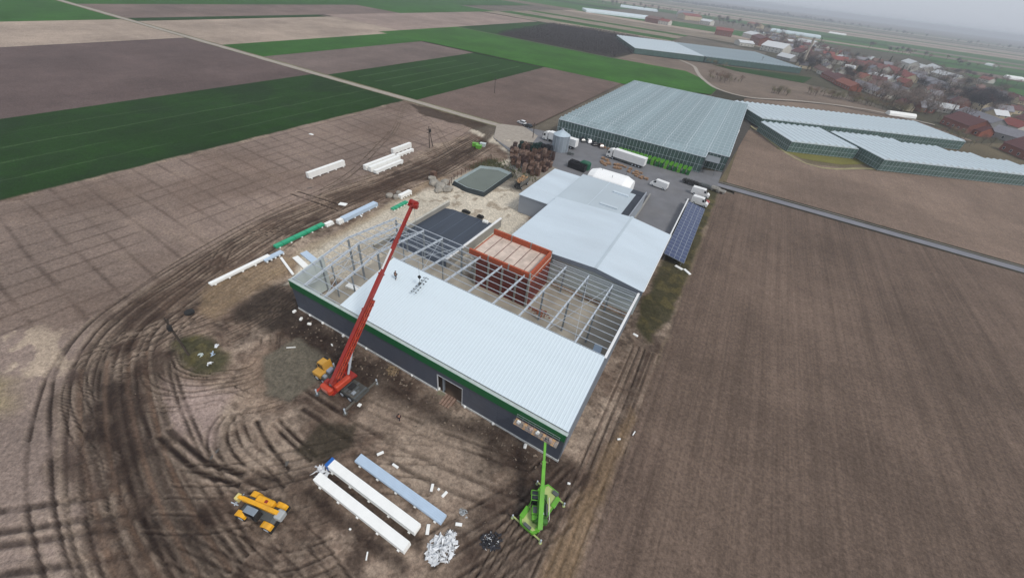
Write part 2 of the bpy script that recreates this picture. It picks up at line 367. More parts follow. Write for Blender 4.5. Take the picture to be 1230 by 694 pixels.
# sandy strip behind the hall and working yard round the reservoir
blend(sand, poly_mask(px2w([(350,340),(352,310),(420,272),(470,244),(520,226),(560,205),(620,190),(640,250),(620,300),(560,330),(440,330)]), 1.2, 1.0)*.92)
blend(C3(150,130,104), poly_mask(px2w([(350,318),(330,330),(300,345),(345,310),(470,243),(520,215),(540,210),(470,250)]), 1., .6)*.6)
blend(sand, poly_mask([(-34,106),(-18,100),(-8,92),(-8,118),(-20,122),(-36,122)],1.5,1.2)*.8)
blend(C3(58,46,36), poly_mask(px2w([(490,124),(520,131),(600,153),(592,166),(566,186),(556,182),(584,162),(555,150),(510,140)]), .8, .7)*.85)
blend(C3(122,104,84), sstep(.55,.7,fbm(X,Y,2.5,4,91))*poly_mask(px2w([(480,240),(620,200),(640,240),(600,270),(540,250)]),1,1)*.6)
blend(grassd, poly_mask(px2w([(560,200),(585,190),(635,210),(650,222),(612,216),(580,205)]), .8, .7)*.85)
blend(C3(104,98,90), poly_mask([(-6,70),(14,70),(14,59),(22,59),(22,90),(60,90),(64,119),(-12,119),(-12,100),(-6,90)],1.,.6)*.8)
ruts([(470,158),(425,205),(372,238)], (-.9,.9), wd=.3, dark=.8, wander=.2); ruts([(487,124),(470,160),(450,175)], (-1,0,1), wd=.25, dark=.6)
ruts([(490,128),(520,150),(545,190)], (-1,1), wd=.3, dark=.6); rut(resample(px2w([(350,233),(405,252)])), .5, .95, .15); rut(resample(px2w([(358,230),(412,247)])), .5, .95, .15)
ruts([(340,278),(300,282),(272,300),(262,322)], (-1.4,0,1.2), wd=.3, dark=.75, wander=.2)
blend(C3(62,48,40), poly_mask(px2w([(400,235),(450,222),(520,195),(560,178),(570,190),(520,212),(440,240),(380,258)]), 1.3, 1.3)*.6)
# pole island and grass verge by the right boundary
isl = poly_mask(px2w([(205,415),(228,405),(262,412),(278,430),(268,448),(238,450),(222,438)]), .9, .8); blend(grassd, isl*.88); blend(C3(96,88,56), isl*sstep(.5,.7,fbm(X,Y,1.2,3,99))*.6)
vg = poly_mask([(54.5,34),(53.7,60),(53.7,100),(57,118),(61.5,119),(61.2,60),(60.5,40),(58,30)], .7, .6); blend(C3(64,62,40), vg*.9); blend(C3(104,94,60), vg*sstep(.5,.68,fbm(X,Y,2,4,101))*.55)
blend(C3(128,112,94), np.exp(-((X-61.2+1.2*(fbm(X,Y,6,3,103)-.5))/.45)**2)*(Y>20)*.6)
blend(C3(120,100,78), poly_mask([(56.5,-40),(60.5,-40),(60.3,12),(58.7,14),(57.6,-5)], .9, .8)*.75)
# right field edge belongs to this sheet
fr = sstep(60.2,61.2, X+(fbm(X,Y,4,3,105)-.5)*1.6-np.clip((Y-0)*.008,-.5,.6)); blend(field_right, fr); Lg = np.maximum(Lg, fr)
blend(C3(88,73,65), fr*sstep(.5,.7,fbm(X,Y,14,3,120))*.3)
# relief
rough_amt = (1-fm)*(1-fr)
Hg += rough_amt*((fbm(X,Y,6,4,201)-.5)*.5+(fbm(X,Y,1.2,3,205)-.5)*.16)+fm*(fbm(X,Y,2,3,207)-.5)*.08
flat = sstep(0,2.5,np.minimum.reduce([X+4,54.6-X,Y+.2,91-Y])) ; flat2 = ((X>-14)&(Y>66)).astype(float); flat = np.clip(np.maximum(flat,flat2),0,1)
Hg = Hg*(1-flat)-.06*flat
edge = np.minimum.reduce([sstep(0,3,X-gx[0]), sstep(0,4,gx[-1]-X), sstep(0,5,Y-gy[0]), sstep(0,2,gy[-1]-Y)]); Hg = np.clip(Hg*edge, -.38, .35)
# green belt at the far left border of the sheet
wg = sstep(.6,-.6,X+82.3+(fbm(X,Y,5,3,111)-.5)*1.2); Cg = Cg*(1-wg[...,None])+wheat*wg[...,None]
for k, xx in enumerate((-94,-106,-118,-131)): blend(C3(70,92,58), wg*np.exp(-((X-xx)/.3)**2)*sstep(.35,.6,fbm(X*1.,Y*.3,9,3,k+130))*.7)
blend(C3(28,44,24), wg*sstep(.5,.7,fbm(X,Y,20,3,140))*.4)

def set_attrs(me, col, ln):
    n = len(me.vertices)
    a = me.color_attributes.new('Col', 'FLOAT_COLOR', 'POINT'); c = np.ones((n,4), np.float32); c[:,:3] = col; a.data.foreach_set('color', c.ravel())
    b = me.attributes.new('ln', 'FLOAT', 'POINT'); b.data.foreach_set('value', np.broadcast_to(np.asarray(ln, np.float32), (n,)).copy())
me = bpy.data.meshes.new('site_ground'); nv = NXg*NYg
me.vertices.add(nv); co = np.stack([X,Y,Hg],-1).reshape(-1,3).astype(np.float32); me.vertices.foreach_set('co', co.ravel())
ii = (np.arange(NYg-1)[:,None]*NXg+np.arange(NXg-1)[None,:]).ravel(); quads = np.stack([ii,ii+1,ii+1+NXg,ii+NXg],-1).astype(np.int32)
me.loops.add(quads.size); me.loops.foreach_set('vertex_index', quads.ravel()); me.polygons.add(len(quads))
me.polygons.foreach_set('loop_start', np.arange(0,quads.size,4,dtype=np.int32)); me.polygons.foreach_set('loop_total', np.full(len(quads),4,np.int32))
me.update(calc_edges=True); me.polygons.foreach_set('use_smooth', np.ones(len(quads),bool)); me.materials.append(SOIL)
set_attrs(me, Cg.reshape(-1,3), Lg.ravel())
site = obj('site_ground', me); tag(site, kind='structure')

# ------------------------------------------------------------------ fields (flat sheets, parcels butt edge to edge)
def sheet(name, pts, z, col, matl=SOIL, ln=0.0, thick=None):
    me = bpy.data.meshes.new(name); me.from_pydata([(p[0],p[1],z) for p in pts], [], [tuple(range(len(pts)))]); 
    if me.polygons[0].normal.z < 0: me.flip_normals()
    me.materials.append(matl); set_attrs(me, np.array(col), ln); o = obj(name, me); tag(o, kind='structure'); return o
def rect(name, x0, y0, x1, y1, z, col, matl=SOIL, ln=0.0): return sheet(name, [(x0,y0),(x1,y0),(x1,y1),(x0,y1)], z, col, matl, ln)
base = rect('ground', -8700, -8700, 8700, 8700, -0.5, C3(104,96,84))
BE = C3(164,147,132); BR = C3(118,102,94); GD = C3(30,60,16); GM = C3(48,92,28); GB = C3(58,106,32); DK = C3(80,68,64)
# nearest parcels
rect('ploughed_field', 66, -500, 420, 122.0, 0.0, field_right, SOIL, 1.0)
rect('ploughed_field', -82, -700, 66, -80, 0.0, field_left)
rect('wheat_field', -145, -700, -82, -80, 0.0, GD, CROP)
rect('ploughed_field', -261, -700, -145.1, 119, 0.0, C3(98,83,79)); rect('stubble_field', -337, -700, -261, 119, 0, BE)
rect('wheat_field', -520, -700, -337, 119, 0.02, GM, CROP); rect('stubble_field', -640, -700, -520, 119, 0, BE); rect('ploughed_field', -900, -700, -640, 119, 0, BR)
# beyond the farm track
rect('ploughed_field', -79, 124.4, -20, 266, 0.0, C3(108,92,84)); rect('wheat_field', -140, 124.4, -79, 262, 0.05, GD*1.1, CROP)
rect('ploughed_field', -193, 124.4, -140, 262, 0, C3(112,98,92)); rect('wheat_field', -232, 124.4, -193, 264, .05, GM, CROP)
rect('stubble_field', -328, 124.4, -232, 290, 0, BE*.95); rect('wheat_field', -342, 124.4, -328, 282, .05, GD, CROP)
rect('ploughed_field', -415, 124.4, -342, 400, 0, BR); rect('wheat_field', -640, 124.4, -415, 900, .05, GM*.85, CROP); rect('ploughed_field', -900, 124.4, -640, 900, 0, BE*.9)
rect('stubble_field', -342, 290, -242, 575, 0, C3(146,128,118)); rect('wheat_field', -415, 400, -342, 620, .05, GM, CROP)
sheet('wheat_field', [(-242,264),(-20,266),(36,294),(37,318),(20,356),(4,378),(-58,372),(-193,380),(-242,380)], .05, GB*.82, CROP)
sheet('wheat_field', [(-242,380),(-193,380),(-215,572),(-242,575)], .05, GD*1.2, CROP)
# tractor wheelings in the green parcel by the track
for k in range(4):
    xx = -92-k*12; sheet('tractor_wheeling', [(xx,134),(xx+.45,134),(xx+.45,250-k*9),(xx,250-k*9)], .055, C3(92,116,80), CROP)
sheet('ploughed_field', [(-57,372),(4,378),(20,356),(37,320),(59,310),(113,352),(165,352),(150,372),(100,440),(40,437),(16,456),(-57,425)], 0, C3(118,104,92))
sheet('wheat_field', [(16,456),(40,437),(98,441),(108,495)], .05, GD*1.1, CROP)
sheet('ploughed_field', [(58,262),(57,306),(113,350),(168,350),(190,318),(160,318),(156,317)], 0, C3(128,112,98))
sheet('meadow', [(37,126),(60,131),(66,232),(58,262),(58,320),(37,322)], -.02, C3(64,60,48), CROP)
sheet('dry_meadow', [(58,128.8),(420,128.8),(420,420),(330,460),(182,310),(167,284),(68,226)], -.03, C3(104,94,74))
f7 = [(64,130),(300,130),(300,300),(225,264),(180,228),(121,203.8),(91,182),(63,234),(62,170)]
sheet('ploughed_field', [(62.5,129.4),(430,129.4),(430,330),(180,232),(119,196),(91.5,180.5),(68,220),(63,215)], 0.02, C3(126,108,95), SOIL, .35)
sheet('grass_patch', px2w([(931,178),(950,180),(990,184),(1035,187),(1050,197),(1010,198),(975,193),(962,190)]), .05, C3(112,108,58), CROP)
# the plain beyond, strip parcels out to the horizon
pal = [(GM*.9,CROP),(BE*.9,SOIL),(BR,SOIL),(GB*.8,CROP),(C3(120,106,92),SOIL),(GD*1.2,CROP),(C3(136,124,108),SOIL)]
def parcels(x0,x1,y0,y1,wmin,wmax,seed,along='x',only=None):
    r = random.Random(seed); ids = only or range(len(pal)); p = y0 if along=='x' else x0; end = y1 if along=='x' else x1; last = None
    while p < end-1:
        q = min(end, p+r.uniform(wmin,wmax)); c = r.choice([k for k in ids if k != last]); last = c
        nm = 'wheat_field' if pal[c][1] is CROP else 'ploughed_field'
        (rect(nm, x0, p, x1, q, 0.01, pal[c][0]*r.uniform(.9,1.1), pal[c][1]) if along=='x' else rect(nm, p, y0, q, y1, 0.01, pal[c][0]*r.uniform(.9,1.1), pal[c][1])); p = q
parcels(-342,-60,584,760,40,80,1); parcels(-342,60,760,1150,50,130,2); parcels(-900,-342,900,1500,60,160,3); parcels(60,330,1150,1500,50,110,14,'x',(0,3,5,1))
parcels(-1700,-900,-700,1500,90,220,4,'y'); parcels(-4200,-1700,-700,4200,180,420,5,'y'); parcels(-1700,1700,1500,2400,80,170,6,'x',(0,3,5,1,4)); parcels(-1700,3400,2400,4200,140,320,7)
parcels(420,900,-300,620,60,150,8); parcels(330,700,760,1500,50,110,9,'x',(0,3,5,0,2)); parcels(900,2400,-300,1500,90,200,10); parcels(700,900,620,1500,60,140,15); parcels(1700,3400,1500,2400,90,200,11)
parcels(-4200,900,-4200,-700,200,500,12,'y'); parcels(900,4200,-4200,-300,200,500,13,'y'); parcels(2400,4200,-300,1500,200,400,16)
rect('wheat_field', 330, 620, 420, 760, .03, GB*.8, CROP)

# roads
ASPH = mat('asphalt', rgb(112,112,115), .9, var=.13, scale=.25, bump=.15, dirt=.25); TRACK = mat('track_gravel', rgb(160,150,138), .95, var=.14, scale=.8, bump=.3, dirt=.2)
ROADM = mat('old_asphalt', rgb(122,122,128), .9, var=.1, scale=.3, dirt=.2); CONC = mat('concrete', rgb(158,154,146), .9, var=.12, scale=.7, bump=.1, dirt=.35)
def flatmesh(name, pts, z, m, kind='structure', parent=None):
    me = bpy.data.meshes.new(name); me.from_pydata([(p[0],p[1],z) for p in pts], [], [tuple(range(len(pts)))])
    if me.polygons[0].normal.z < 0: me.flip_normals()
    me.materials.append(m); o = obj(name, me, parent)
    if kind: tag(o, kind=kind)
    return o
def ribbon(name, P, wd, z, m, wob=.25):
    P = resample(P, 6.0); r = np.random.RandomState(5); a = offset(P, wd/2+(r.rand(len(P))-.5)*wob); b = offset(P, -wd/2-(r.rand(len(P))-.5)*wob)
    vs = [(p[0],p[1],z) for p in a]+[(p[0],p[1],z) for p in b]; n = len(P)
    me = bpy.data.meshes.new(name); me.from_pydata(vs, [], [(n+i,n+i+1,i+1,i) for i in range(n-1)]); me.materials.append(m)
    if me.polygons[0].normal.z < 0: me.flip_normals()
    return tag(obj(name, me), kind='structure')
ribbon('farm_track', [(-1500,122.4),(-600,122.2),(-300,121.5),(-150,121),(-80,121.6),(-50,121.4),(-30,121.8)], 3.6, .07, TRACK, .5)
rect('track_verge', -900, 118.9, -24, 124.5, .03, C3(112,108,82))
rect('road_verge', 61.5, 122.0, 420, 129.3, .03, C3(58,54,44))
ribbon('road', [(58,124.6),(120,124.9),(300,124.9),(430,125)], 3.4, .08, ROADM, .15)
ribbon('road_shoulder', [(58,127.9),(120,127.8),(300,127.8),(430,127.8)], .9, .07, mat('shoulder', rgb(104,100,90), .95, var=.2), .4)
flatmesh('asphalt_yard', [(-31,119.5),(-24,106),(-16,100.6),(-7.5,95),(-4,84),(9,80),(22,84),(22,60),(53.2,60),(53.6,99),(58,118),(60,122.8),(60,128.5),(60,139),(51,135),(51,131),(-8,131),(-22,128),(-31,124)], .12, ASPH)
flatmesh('gravel_apron', [(-31,119.6),(-24,106.2),(-12,100),(-9,110),(-12,122),(-22,128.2),(-31,123.9)], .135, TRACK)
flatmesh('yard_lane', [(-2,84),(9,70.5),(13.1,60),(13.1,83),(9,96),(2,97)], .13, mat('yard_gravel', rgb(134,126,114), .95, var=.15, scale=.5, dirt=.3))
ribbon('field_path', [(-14,445),(4,418),(14,380),(22,354),(37,322),(60,313),(92,340),(136,361),(175,352)], 3.2, .09, TRACK, .4)
ribbon('field_path', [(-240,378),(-190,377),(-120,373),(-58,371)], 3, .09, mat('grass_track', rgb(74,84,52), .95), .4)
ribbon('field_path', [(61.5,234),(66,226),(91.5,180),(122,201),(182,234),(300,292)], 1.4, .09, mat('dry_grass', rgb(150,142,104), .95, var=.2, scale=.6), .5)
MUDROAD = mat('mud_track', rgb(70,64,58), .95, var=.2, scale=.5)
flatmesh('mud_track', [(57.3,131),(60.2,131),(65.5,228),(58,258),(57.3,244)], .1, MUDROAD)

# ------------------------------------------------------------------ shared paints
STEEL = mat('galvanised_steel', rgb(190,198,206), .5, .0, var=.08, scale=2); STEELD = mat('dull_steel', rgb(140,148,154), .5, .0, var=.1, scale=2)
WALLD = mat('dark_wall_panel', rgb(84,90,102), .5, .1, var=.06, scale=.6, dirt=.12); GREEN = mat('green_trim', rgb(6,98,52), .45, var=.06, scale=1)
ROOFW = mat('new_roof_sheet', rgb(212,224,230), .5, var=.02, scale=.3); ROOFB = mat('roof_sheet', rgb(200,212,220), .45, var=.06, scale=.15, dirt=.16, stretch=(.4,1.5,1))
ROOFG = mat('grey_roof_sheet', rgb(184,196,203), .5, var=.05, scale=.12, dirt=.14); WALLG = mat('grey_wall', rgb(150,156,164), .6, var=.05, scale=.3, dirt=.15)
FASC = mat('fascia_grey', rgb(120,128,138), .5, var=.05); WPALE = mat('pale_wall', rgb(198,208,206), .6, var=.06, scale=.4, dirt=.15)
BLACKR = mat('bitumen', rgb(46,52,62), .7, var=.18, scale=.5, dirt=.1); WHITE = mat('white_paint', rgb(232,232,230), .35, var=.03, scale=1, dirt=.1)
FOAM = mat('white_foam', rgb(244,244,240), .6, var=.03, scale=1.5, dirt=.06); DARK = mat('dark_rubber', rgb(34,33,33), .85, var=.2, scale=3)
GLASSD = mat('dark_glass', rgb(34,40,46), .12, var=.1, scale=1); RED = mat('crane_red', rgb(150,38,28), .42, var=.1, scale=.8, dirt=.2)
ORANGE = mat('crane_orange', rgb(190,66,38), .45, var=.1, scale=.8, dirt=.2); YEL = mat('cab_yellow', rgb(200,150,56), .42, var=.08, scale=1, dirt=.2)
LIME = mat('lime_green', rgb(100,170,46), .42, var=.14, scale=1.4, dirt=.35); YM = mat('machine_yellow', rgb(238,172,24), .42, var=.12, scale=1.4, dirt=.45)
BLUEP = mat('blue_grey_sheet', rgb(186,204,222), .4, .0, var=.05, scale=1); BLUE = mat('blue_film', rgb(30,100,180), .4)
WOOD = mat('old_wood', rgb(104,78,64), .9, var=.3, scale=2.5); WOODL = mat('new_wood', rgb(190,152,112), .85, var=.2, scale=2)
TEALF = mat('green_sheet_stack', rgb(40,164,120), .45, var=.08, scale=1); MACHG = mat('chassis_grey', rgb(90,94,94), .6, .2, var=.15, scale=2, dirt=.2)

# ------------------------------------------------------------------ new hall
FX = [0.0]+[3.0+5*k for k in range(11)]; LEN = 53.0
EA, RI, YR = 7.0, 9.3, 12.9
def zr(y): return EA+(RI-EA)*y/YR if y <= YR else RI+(7.0-RI)*(y-YR)/(34.4-YR)
hall = thing('steel_hall', 'large half-built steel hall with dark grey wall, green parapet band and half-finished white roof', 'building')
DX0, DX1, DZ1 = 32.2, 36.7, 4.1
# wall panels: per bay, horizontal lifts
lifts = [0.45, 1.55, 2.65, 3.75, 4.85, 5.95]
def panel_row(a, b, z0, z1):
    MB().box(a+.012, -.12, z0+.008, b-.012, 0, z1-.008).build('wall_panel', WALLD, hall)
for i in range(11):
    a, b = FX[i], FX[i+1]
    for z0, z1 in zip(lifts, lifts[1:]):
        if b <= DX0 or a >= DX1 or z0 >= DZ1: panel_row(a, b, z0, z1)
        else:
            if a < DX0: panel_row(a, DX0, z0, z1)
            if b > DX1: panel_row(DX1, b, z0, z1)
MB().box(DX0, -.11, DZ1, DX1, 0, 4.84).build('wall_panel', WALLD, hall)
MB().box(-.1,-.2,0,DX0,0.05,.44).build('plinth', mat('plinth_white', rgb(206,208,206), .7, var=.12, scale=2, dirt=.4), hall); MB().box(DX1,-.2,0,LEN+.1,0.05,.44).build('plinth', MATS['plinth_white'], hall)
fr_ = MB(); fr_.box(DX0-.1,-.16,.44,DX0-.005,.02,DZ1+.12); fr_.box(DX1+.005,-.16,.44,DX1+.1,.02,DZ1+.12); fr_.box(DX0-.005,-.16,DZ1+.02,DX1+.005,.02,DZ1+.12)
fr_.build('door_frame', mat('frame_white', rgb(206,208,210), .5), hall)
for i in range(11): MB().box(FX[i]+.01,-.3,5.45,FX[i+1]-.01,-.13,6.95).build('green_trim_panel', GREEN, hall)
MB().box(-.15,-.26,6.96,LEN+.12,.25,7.0).build('parapet_cap', mat('cap_grey', rgb(178,188,184), .5), hall)
# right end wall, seen edge on, and short clad stretch on the left end
def endwall(x0, x1, ys, m):
    for a, b in zip(ys, ys[1:]):
        MB().add([(x0,a+.01,.4),(x1,a+.01,.4),(x1,b-.01,.4),(x0,b-.01,.4),(x0,a+.01,zr(a)-.1),(x1,a+.01,zr(a)-.1),(x1,b-.01,zr(b)-.1),(x0,b-.01,zr(b)-.1)],
                 [(3,2,1,0),(4,5,6,7),(0,1,5,4),(1,2,6,5),(2,3,7,6),(3,0,4,7)]).build('wall_panel', m, hall)
endwall(53.0, 53.12, [0.1,4,8,12.9,18,23,28,34.4], FASC); endwall(-.12, 0, [0.1,2.5,5,7.2], WPALE)
MB().add([(52.85,12.9,zr(12.9)+.02),(53.25,12.9,zr(12.9)+.02),(53.25,34.4,7.02),(52.85,34.4,7.02),(52.85,12.9,zr(12.9)+.12),(53.25,12.9,zr(12.9)+.12),(53.25,34.4,7.12),(52.85,34.4,7.12)],
         [(3,2,1,0),(4,5,6,7),(0,1,5,4),(1,2,6,5),(2,3,7,6),(3,0,4,7)]).build('edge_flashing', WHITE, hall)
# floor
floor_m = mat('hall_floor', rgb(164,156,142), .9, var=.16, scale=.35, bump=.1, dirt=.5)
fl = MB().prism([(0.02,0.06),(52.98,0.06),(52.98,34.6),(34.2,34.6),(34.2,26),(-3.5,26),(-3.5,22),(0.02,22)], -.3, .16).build('floor_slab', floor_m, hall)
# roof panels on the front slope: one shared ribbed panel
pw = 1.0
def ribbed(wd, y0, y1, zf, rib=.05, n=4, th=.10):
    xs = []; 
    for k in range(n):
        c = wd*(k+.5)/n; xs += [(c-.09,0),(c-.045,rib),(c+.045,rib),(c+.09,0)]
    xs = [(0.004,0)]+xs+[(wd-.004,0)]; m = MB(); N_ = len(xs)
    vs = [(x, y0, zf(y0)+z+.14) for x, z in xs]+[(x, y1, zf(y1)+z+.14) for x, z in xs]+[(0.004,y0,zf(y0)+.06),(wd-.004,y0,zf(y0)+.06),(0.004,y1,zf(y1)+.06),(wd-.004,y1,zf(y1)+.06)]
    fs = [(k,k+1,N_+k+1,N_+k) for k in range(N_-1)]+[tuple([2*N_,2*N_+1]+list(reversed(range(N_)))), tuple([2*N_+3,2*N_+2]+list(range(N_,2*N_))), (2*N_,0,N_,2*N_+2), (N_-1,2*N_+1,2*N_+3,2*N_-1)]
    return m.add(vs, fs)
x = 12.0; pme = ribbed(1.025, .28, 13.05, zr, .03, 2).mesh('roof_panel', ROOFW)
for k in range(40): obj('roof_panel', pme, hall, (x+k*1.025, 0, 0))
MB().add([(11.95,.28,zr(0)+.12),(12.0,.28,zr(0)+.12),(12.0,13.1,zr(12.9)+.22),(11.95,13.1,zr(12.9)+.22),(11.95,.28,zr(0)-.02),(12.0,.28,zr(0)-.02),(12.0,13.1,zr(12.9)+.02),(11.95,13.1,zr(12.9)+.02)],
         [(0,1,2,3),(0,4,5,1),(3,2,6,7),(0,3,7,4),(1,5,6,2),(7,6,5,4)]).build('roof_edge_strip', WHITE, hall)
# frames
def yend(i): return 34.2 if FX[i] >= 35 else 26.0
for i, x in enumerate(FX):
    ye = yend(i); m = MB()
    for a, b in ((0.1, YR), (YR, ye)):
        z0, z1 = zr(a)-.38, zr(b)-.38
        m.bar((x,a,z0-.17),(x,b,z1-.17),.2,.04); m.bar((x,a,z0+.17),(x,b,z1+.17),.2,.04); m.bar((x,a,z0),(x,b,z1),.04,.3)
    m.build('rafter', STEEL, hall)
    for y in ((.35, YR, ye-.2) if ye < 30 else (.35, YR, 23.5, ye-.2)):
        if 20 < x < 34 and y > 24: continue
        m = MB(); zt = zr(y)-.6; xx = x+(.3 if i == 0 else (-.3 if i == 11 else 0))
        m.box(xx-.13,y-.15,.16,xx+.13,y-.12,zt); m.box(xx-.13,y+.12,.16,xx+.13,y+.15,zt); m.box(xx-.03,y-.12,.16,xx+.03,y+.12,zt); m.box(xx-.2,y-.22,.14,xx+.2,y+.22,.2)
        m.build('column', STEELD, hall)
    if x < 20 and i in (1,3): 
        pass
def purlin(x0, x1, y, m=STEEL):
    z = zr(y)-.02; MB().box(x0,y-.035,z-.11,x1,y+.035,z).build('purlin', m, hall)
for y in (0.5,2.6,4.7,6.8,8.9,11.0): purlin(0.0, 11.9, y)
for y in np.arange(13.4, 26.01, 1.8): purlin(0.0, 53.0, float(y))
for y in np.arange(27.6, 34.3, 1.65): purlin(34.8, 53.0, float(y))
purlin(0, 34.0, 25.95)
# bracing rods and gantry runway beams
m = MB(); m.bar((3,.4,6.6),(8,12.9,8.8),.06); m.bar((8,.4,6.6),(3,12.9,8.8),.06); m.build('wind_brace', STEEL, hall)
m = MB(); m.bar((3,13,8.8),(8,25.8,7.4),.06); m.bar((8,13,8.8),(3,25.8,7.4),.06); m.build('wind_brace', STEEL, hall)
for x0 in (0, 8, 18): MB().bar((x0,26,.5),(x0+3 if x0 == 0 else x0+5,26,7.2),.05).build('wind_brace', STEEL, hall)
for y in (6.3,): 
    for i in (0,1,2,3): MB().bar((FX[i]+.2,y,.2),(FX[i]+.2,y,zr(y)-.5),.2,.2).build('column', STEELD, hall)
for z in (2.2, 4.4, 6.2):
    MB().box(0.1,26.02,z,19.6,26.1,z+.14).build('wall_girt', STEEL, hall); MB().box(34.9,34.4,z,52.8,34.48,z+.14).build('wall_girt', STEEL, hall)
    MB().box(-.1,7.4,z,-.02,25.9,z+.14).build('wall_girt', STEEL, hall)
for x0, x1 in ((3,8),(13,18),(43,48)):
    MB().bar((x0,.3,8.2 if 0 else 6.6),(x1,.3,6.6),.1).build('tie_bar', STEEL, hall) if x1 < 12 else None
    MB().bar((x0,13.1,8.7),(x1,25.7 if x1 < 30 else 33.8,7.6 if x1 < 30 else 6.8),.05).build('wind_brace', STEEL, hall)
    MB().bar((x1,13.1,8.7),(x0,25.7 if x1 < 30 else 33.8,7.6 if x1 < 30 else 6.8),.05).build('wind_brace', STEEL, hall)
for xx in (8.0,13.0,18.0):
    for y in (19.5,): MB().bar((xx,y,.2),(xx,y,zr(y)-.5),.16,.16).build('column', STEELD, hall)
dm = MB().box(25,.2,.165,47,11.5,.2).build('dark_floor_sheet', mat('floor_shade_brown', rgb(92,74,60), .95, var=.3, scale=.5, bump=.2), hall)  # mud-brown sheet added on the floor so the open doorway reads dark
# first-floor deck & clutter inside the frame
def simple(name, label, cat, mb, m, loc=(0,0,0), rz=0, group=None):
    o = mb.build(name, m, None, loc, rz); return tag(o, label, cat, group)
def planks(n, l, wd, th=.05, gap=.02):
    m = MB()
    for k in range(n): m.box(0, k*(wd+gap), 0, l, k*(wd+gap)+wd, th)
    return m
ins = [((4,3.5),(2.4,.5,1.2),'grey ribbed door package leaning inside left end of open frame'),((3.5,9.5),(3,1.2,.5),'pale board bundle on the floor near the left end, inside open frame'),
       ((7,17),(3.4,1.4,.6),'loose white sheet bundle under the back purlins at the left of hall'),((14,20),(2.8,1.6,.5),'small white bundle on hall floor beside the dark membrane'),
       ((17,17.5),(2.2,1.4,.7),'grey equipment crate on hall floor in front of the brick block'),((49.2,17),(1.6,2.6,.5),'white slab package nearest the right end wall under open purlins'),((48.2,15),(1.2,1.8,.4),'white slab package beside finished roof edge near the right end wall'),((50.6,22),(1.5,4,.2),'pale blue sheet laid on floor along right end wall')]
for (p, d, lb) in ins:
    b = MB(); b.box(-d[0]/2,-d[1]/2,0.1,d[0]/2,d[1]/2,d[2]+.1); b.box(-d[0]/2+.1,-d[1]/2-.03,0,-d[0]/2+.25,d[1]/2+.03,.1); b.box(d[0]/2-.25,-d[1]/2-.03,0,d[0]/2-.1,d[1]/2+.03,.1)
    b.box(-d[0]/4,-d[1]/2-.01,.1,-d[0]/4+.08,d[1]/2+.01,d[2]+.11)
    simple('bundle', lb, 'bundle', b, MACHG if 'grey' in lb else (BLUEP if 'blue' in lb else FOAM), (p[0],p[1],.16), .1, 'bundles lying on the hall floor')
# rubble inside the hall
rb = MB(); 
for k in range(90):
    r = rnd; a, bb = r.gauss(0,1.0), r.gauss(0,.5); s = r.uniform(.08,.28); rb.cbox((a,bb,s*.4), (s*1.6,s,s*.8), r.uniform(0,3), r.uniform(-.4,.4))
simple('brick_rubble', 'heap of broken red brick on hall floor right of the brick block', 'rubble', rb, mat('brick_rubble', rgb(142,86,62), .9, var=.35, scale=3), (37,25.5,.17))
# mess of pipes
for k, (p, q) in enumerate([((6,21),(11,20)),((24,18),(28,17.2)),((30,20),(33,18)),((40,17),(44,18)),((12,8),(17,9.5))]):
    simple('loose_profile', f"loose steel profile on hall floor, {['near left rear corner','in front of the brick block','before right half of the brick block','between brick block and right wall','below the finished roof edge'][k]}", 'steel profile', MB().bar((p[0],p[1],.25),(q[0],q[1],.25),.18,.14), STEELD)
# wet-cure membrane slab behind, with low walls
slab = simple('membrane_slab', 'dark blue-grey membrane covered floor slab behind the steel frame', 'floor slab', MB().prism([(-3.2,26.2),(13.4,26.2),(13.4,48.8),(-.8,48.3),(-3.0,47.5)], -.1, .22), mat('membrane', rgb(56,64,76), .55, var=.16, scale=.4, stretch=(2.5,.25,1)))
for k, x in enumerate((0.6,4.2,8.1,11.2)): MB().box(x,27,.22,x+.12,48,.26).build('membrane_seam', mat('seam', rgb(88,98,112), .5), slab)
CW = mat('concrete_wall', rgb(150,148,142), .9, var=.1, scale=.5, dirt=.2)
wl = thing('low_wall', 'low raw concrete retaining wall on the left of dark membrane slab', 'wall'); MB().box(-3.75,22,-.1,-3.3,50,1.2).build('wall_body', CW, wl); MB().box(-3.85,22,1.2,-3.2,50,1.32).build('coping', mat('coping', rgb(188,184,172), .8), wl)
wl = thing('concrete_wall', 'white-capped concrete wall between dark membrane slab and brick block', 'wall'); MB().box(13.5,26.3,-.1,13.9,49.2,2.3).build('wall_body', CW, wl); MB().box(13.4,26.2,2.3,14.0,49.3,2.5).build('coping', WHITE, wl)
for k, (q, d) in enumerate([((560,256),(2.4,.8,.5)),((577,262),(1.8,1.0,.5)),((583,268),(1.6,.8,.4))]):
    p = at(*q); b = MB().cbox((0,0,d[2]/2),d,0,0,.06); 
    for j in range(3): b.cbox((-.5+j*.5,0,d[2]+.1),(.3,d[1]*.8,.2),.2*j)
    simple('material_pallet', ['low dark pallet of bags on back edge of the membrane slab','second dark pallet of bags towards middle of membrane slab back edge','small white pallet at the corner of membrane slab by the wall'][k], 'pallet', b, [DARK,DARK,FOAM][k], (p.x,p.y,.22), .1)

# ------------------------------------------------------------------ brick block in the hall
bk = thing('brick_block', 'tall red brick block with orange brick parapet and pale concrete deck inside steel frame', 'building', (20.2,25.2,0))
BRK = mat('red_brick', rgb(112,50,40), .85, var=.25, scale=3, bump=.2, dirt=.2); BRO = mat('orange_block', rgb(168,80,50), .85, var=.2, scale=2.5, bump=.1)
BW, BD, BT = 14.0, 9.8, 7.0
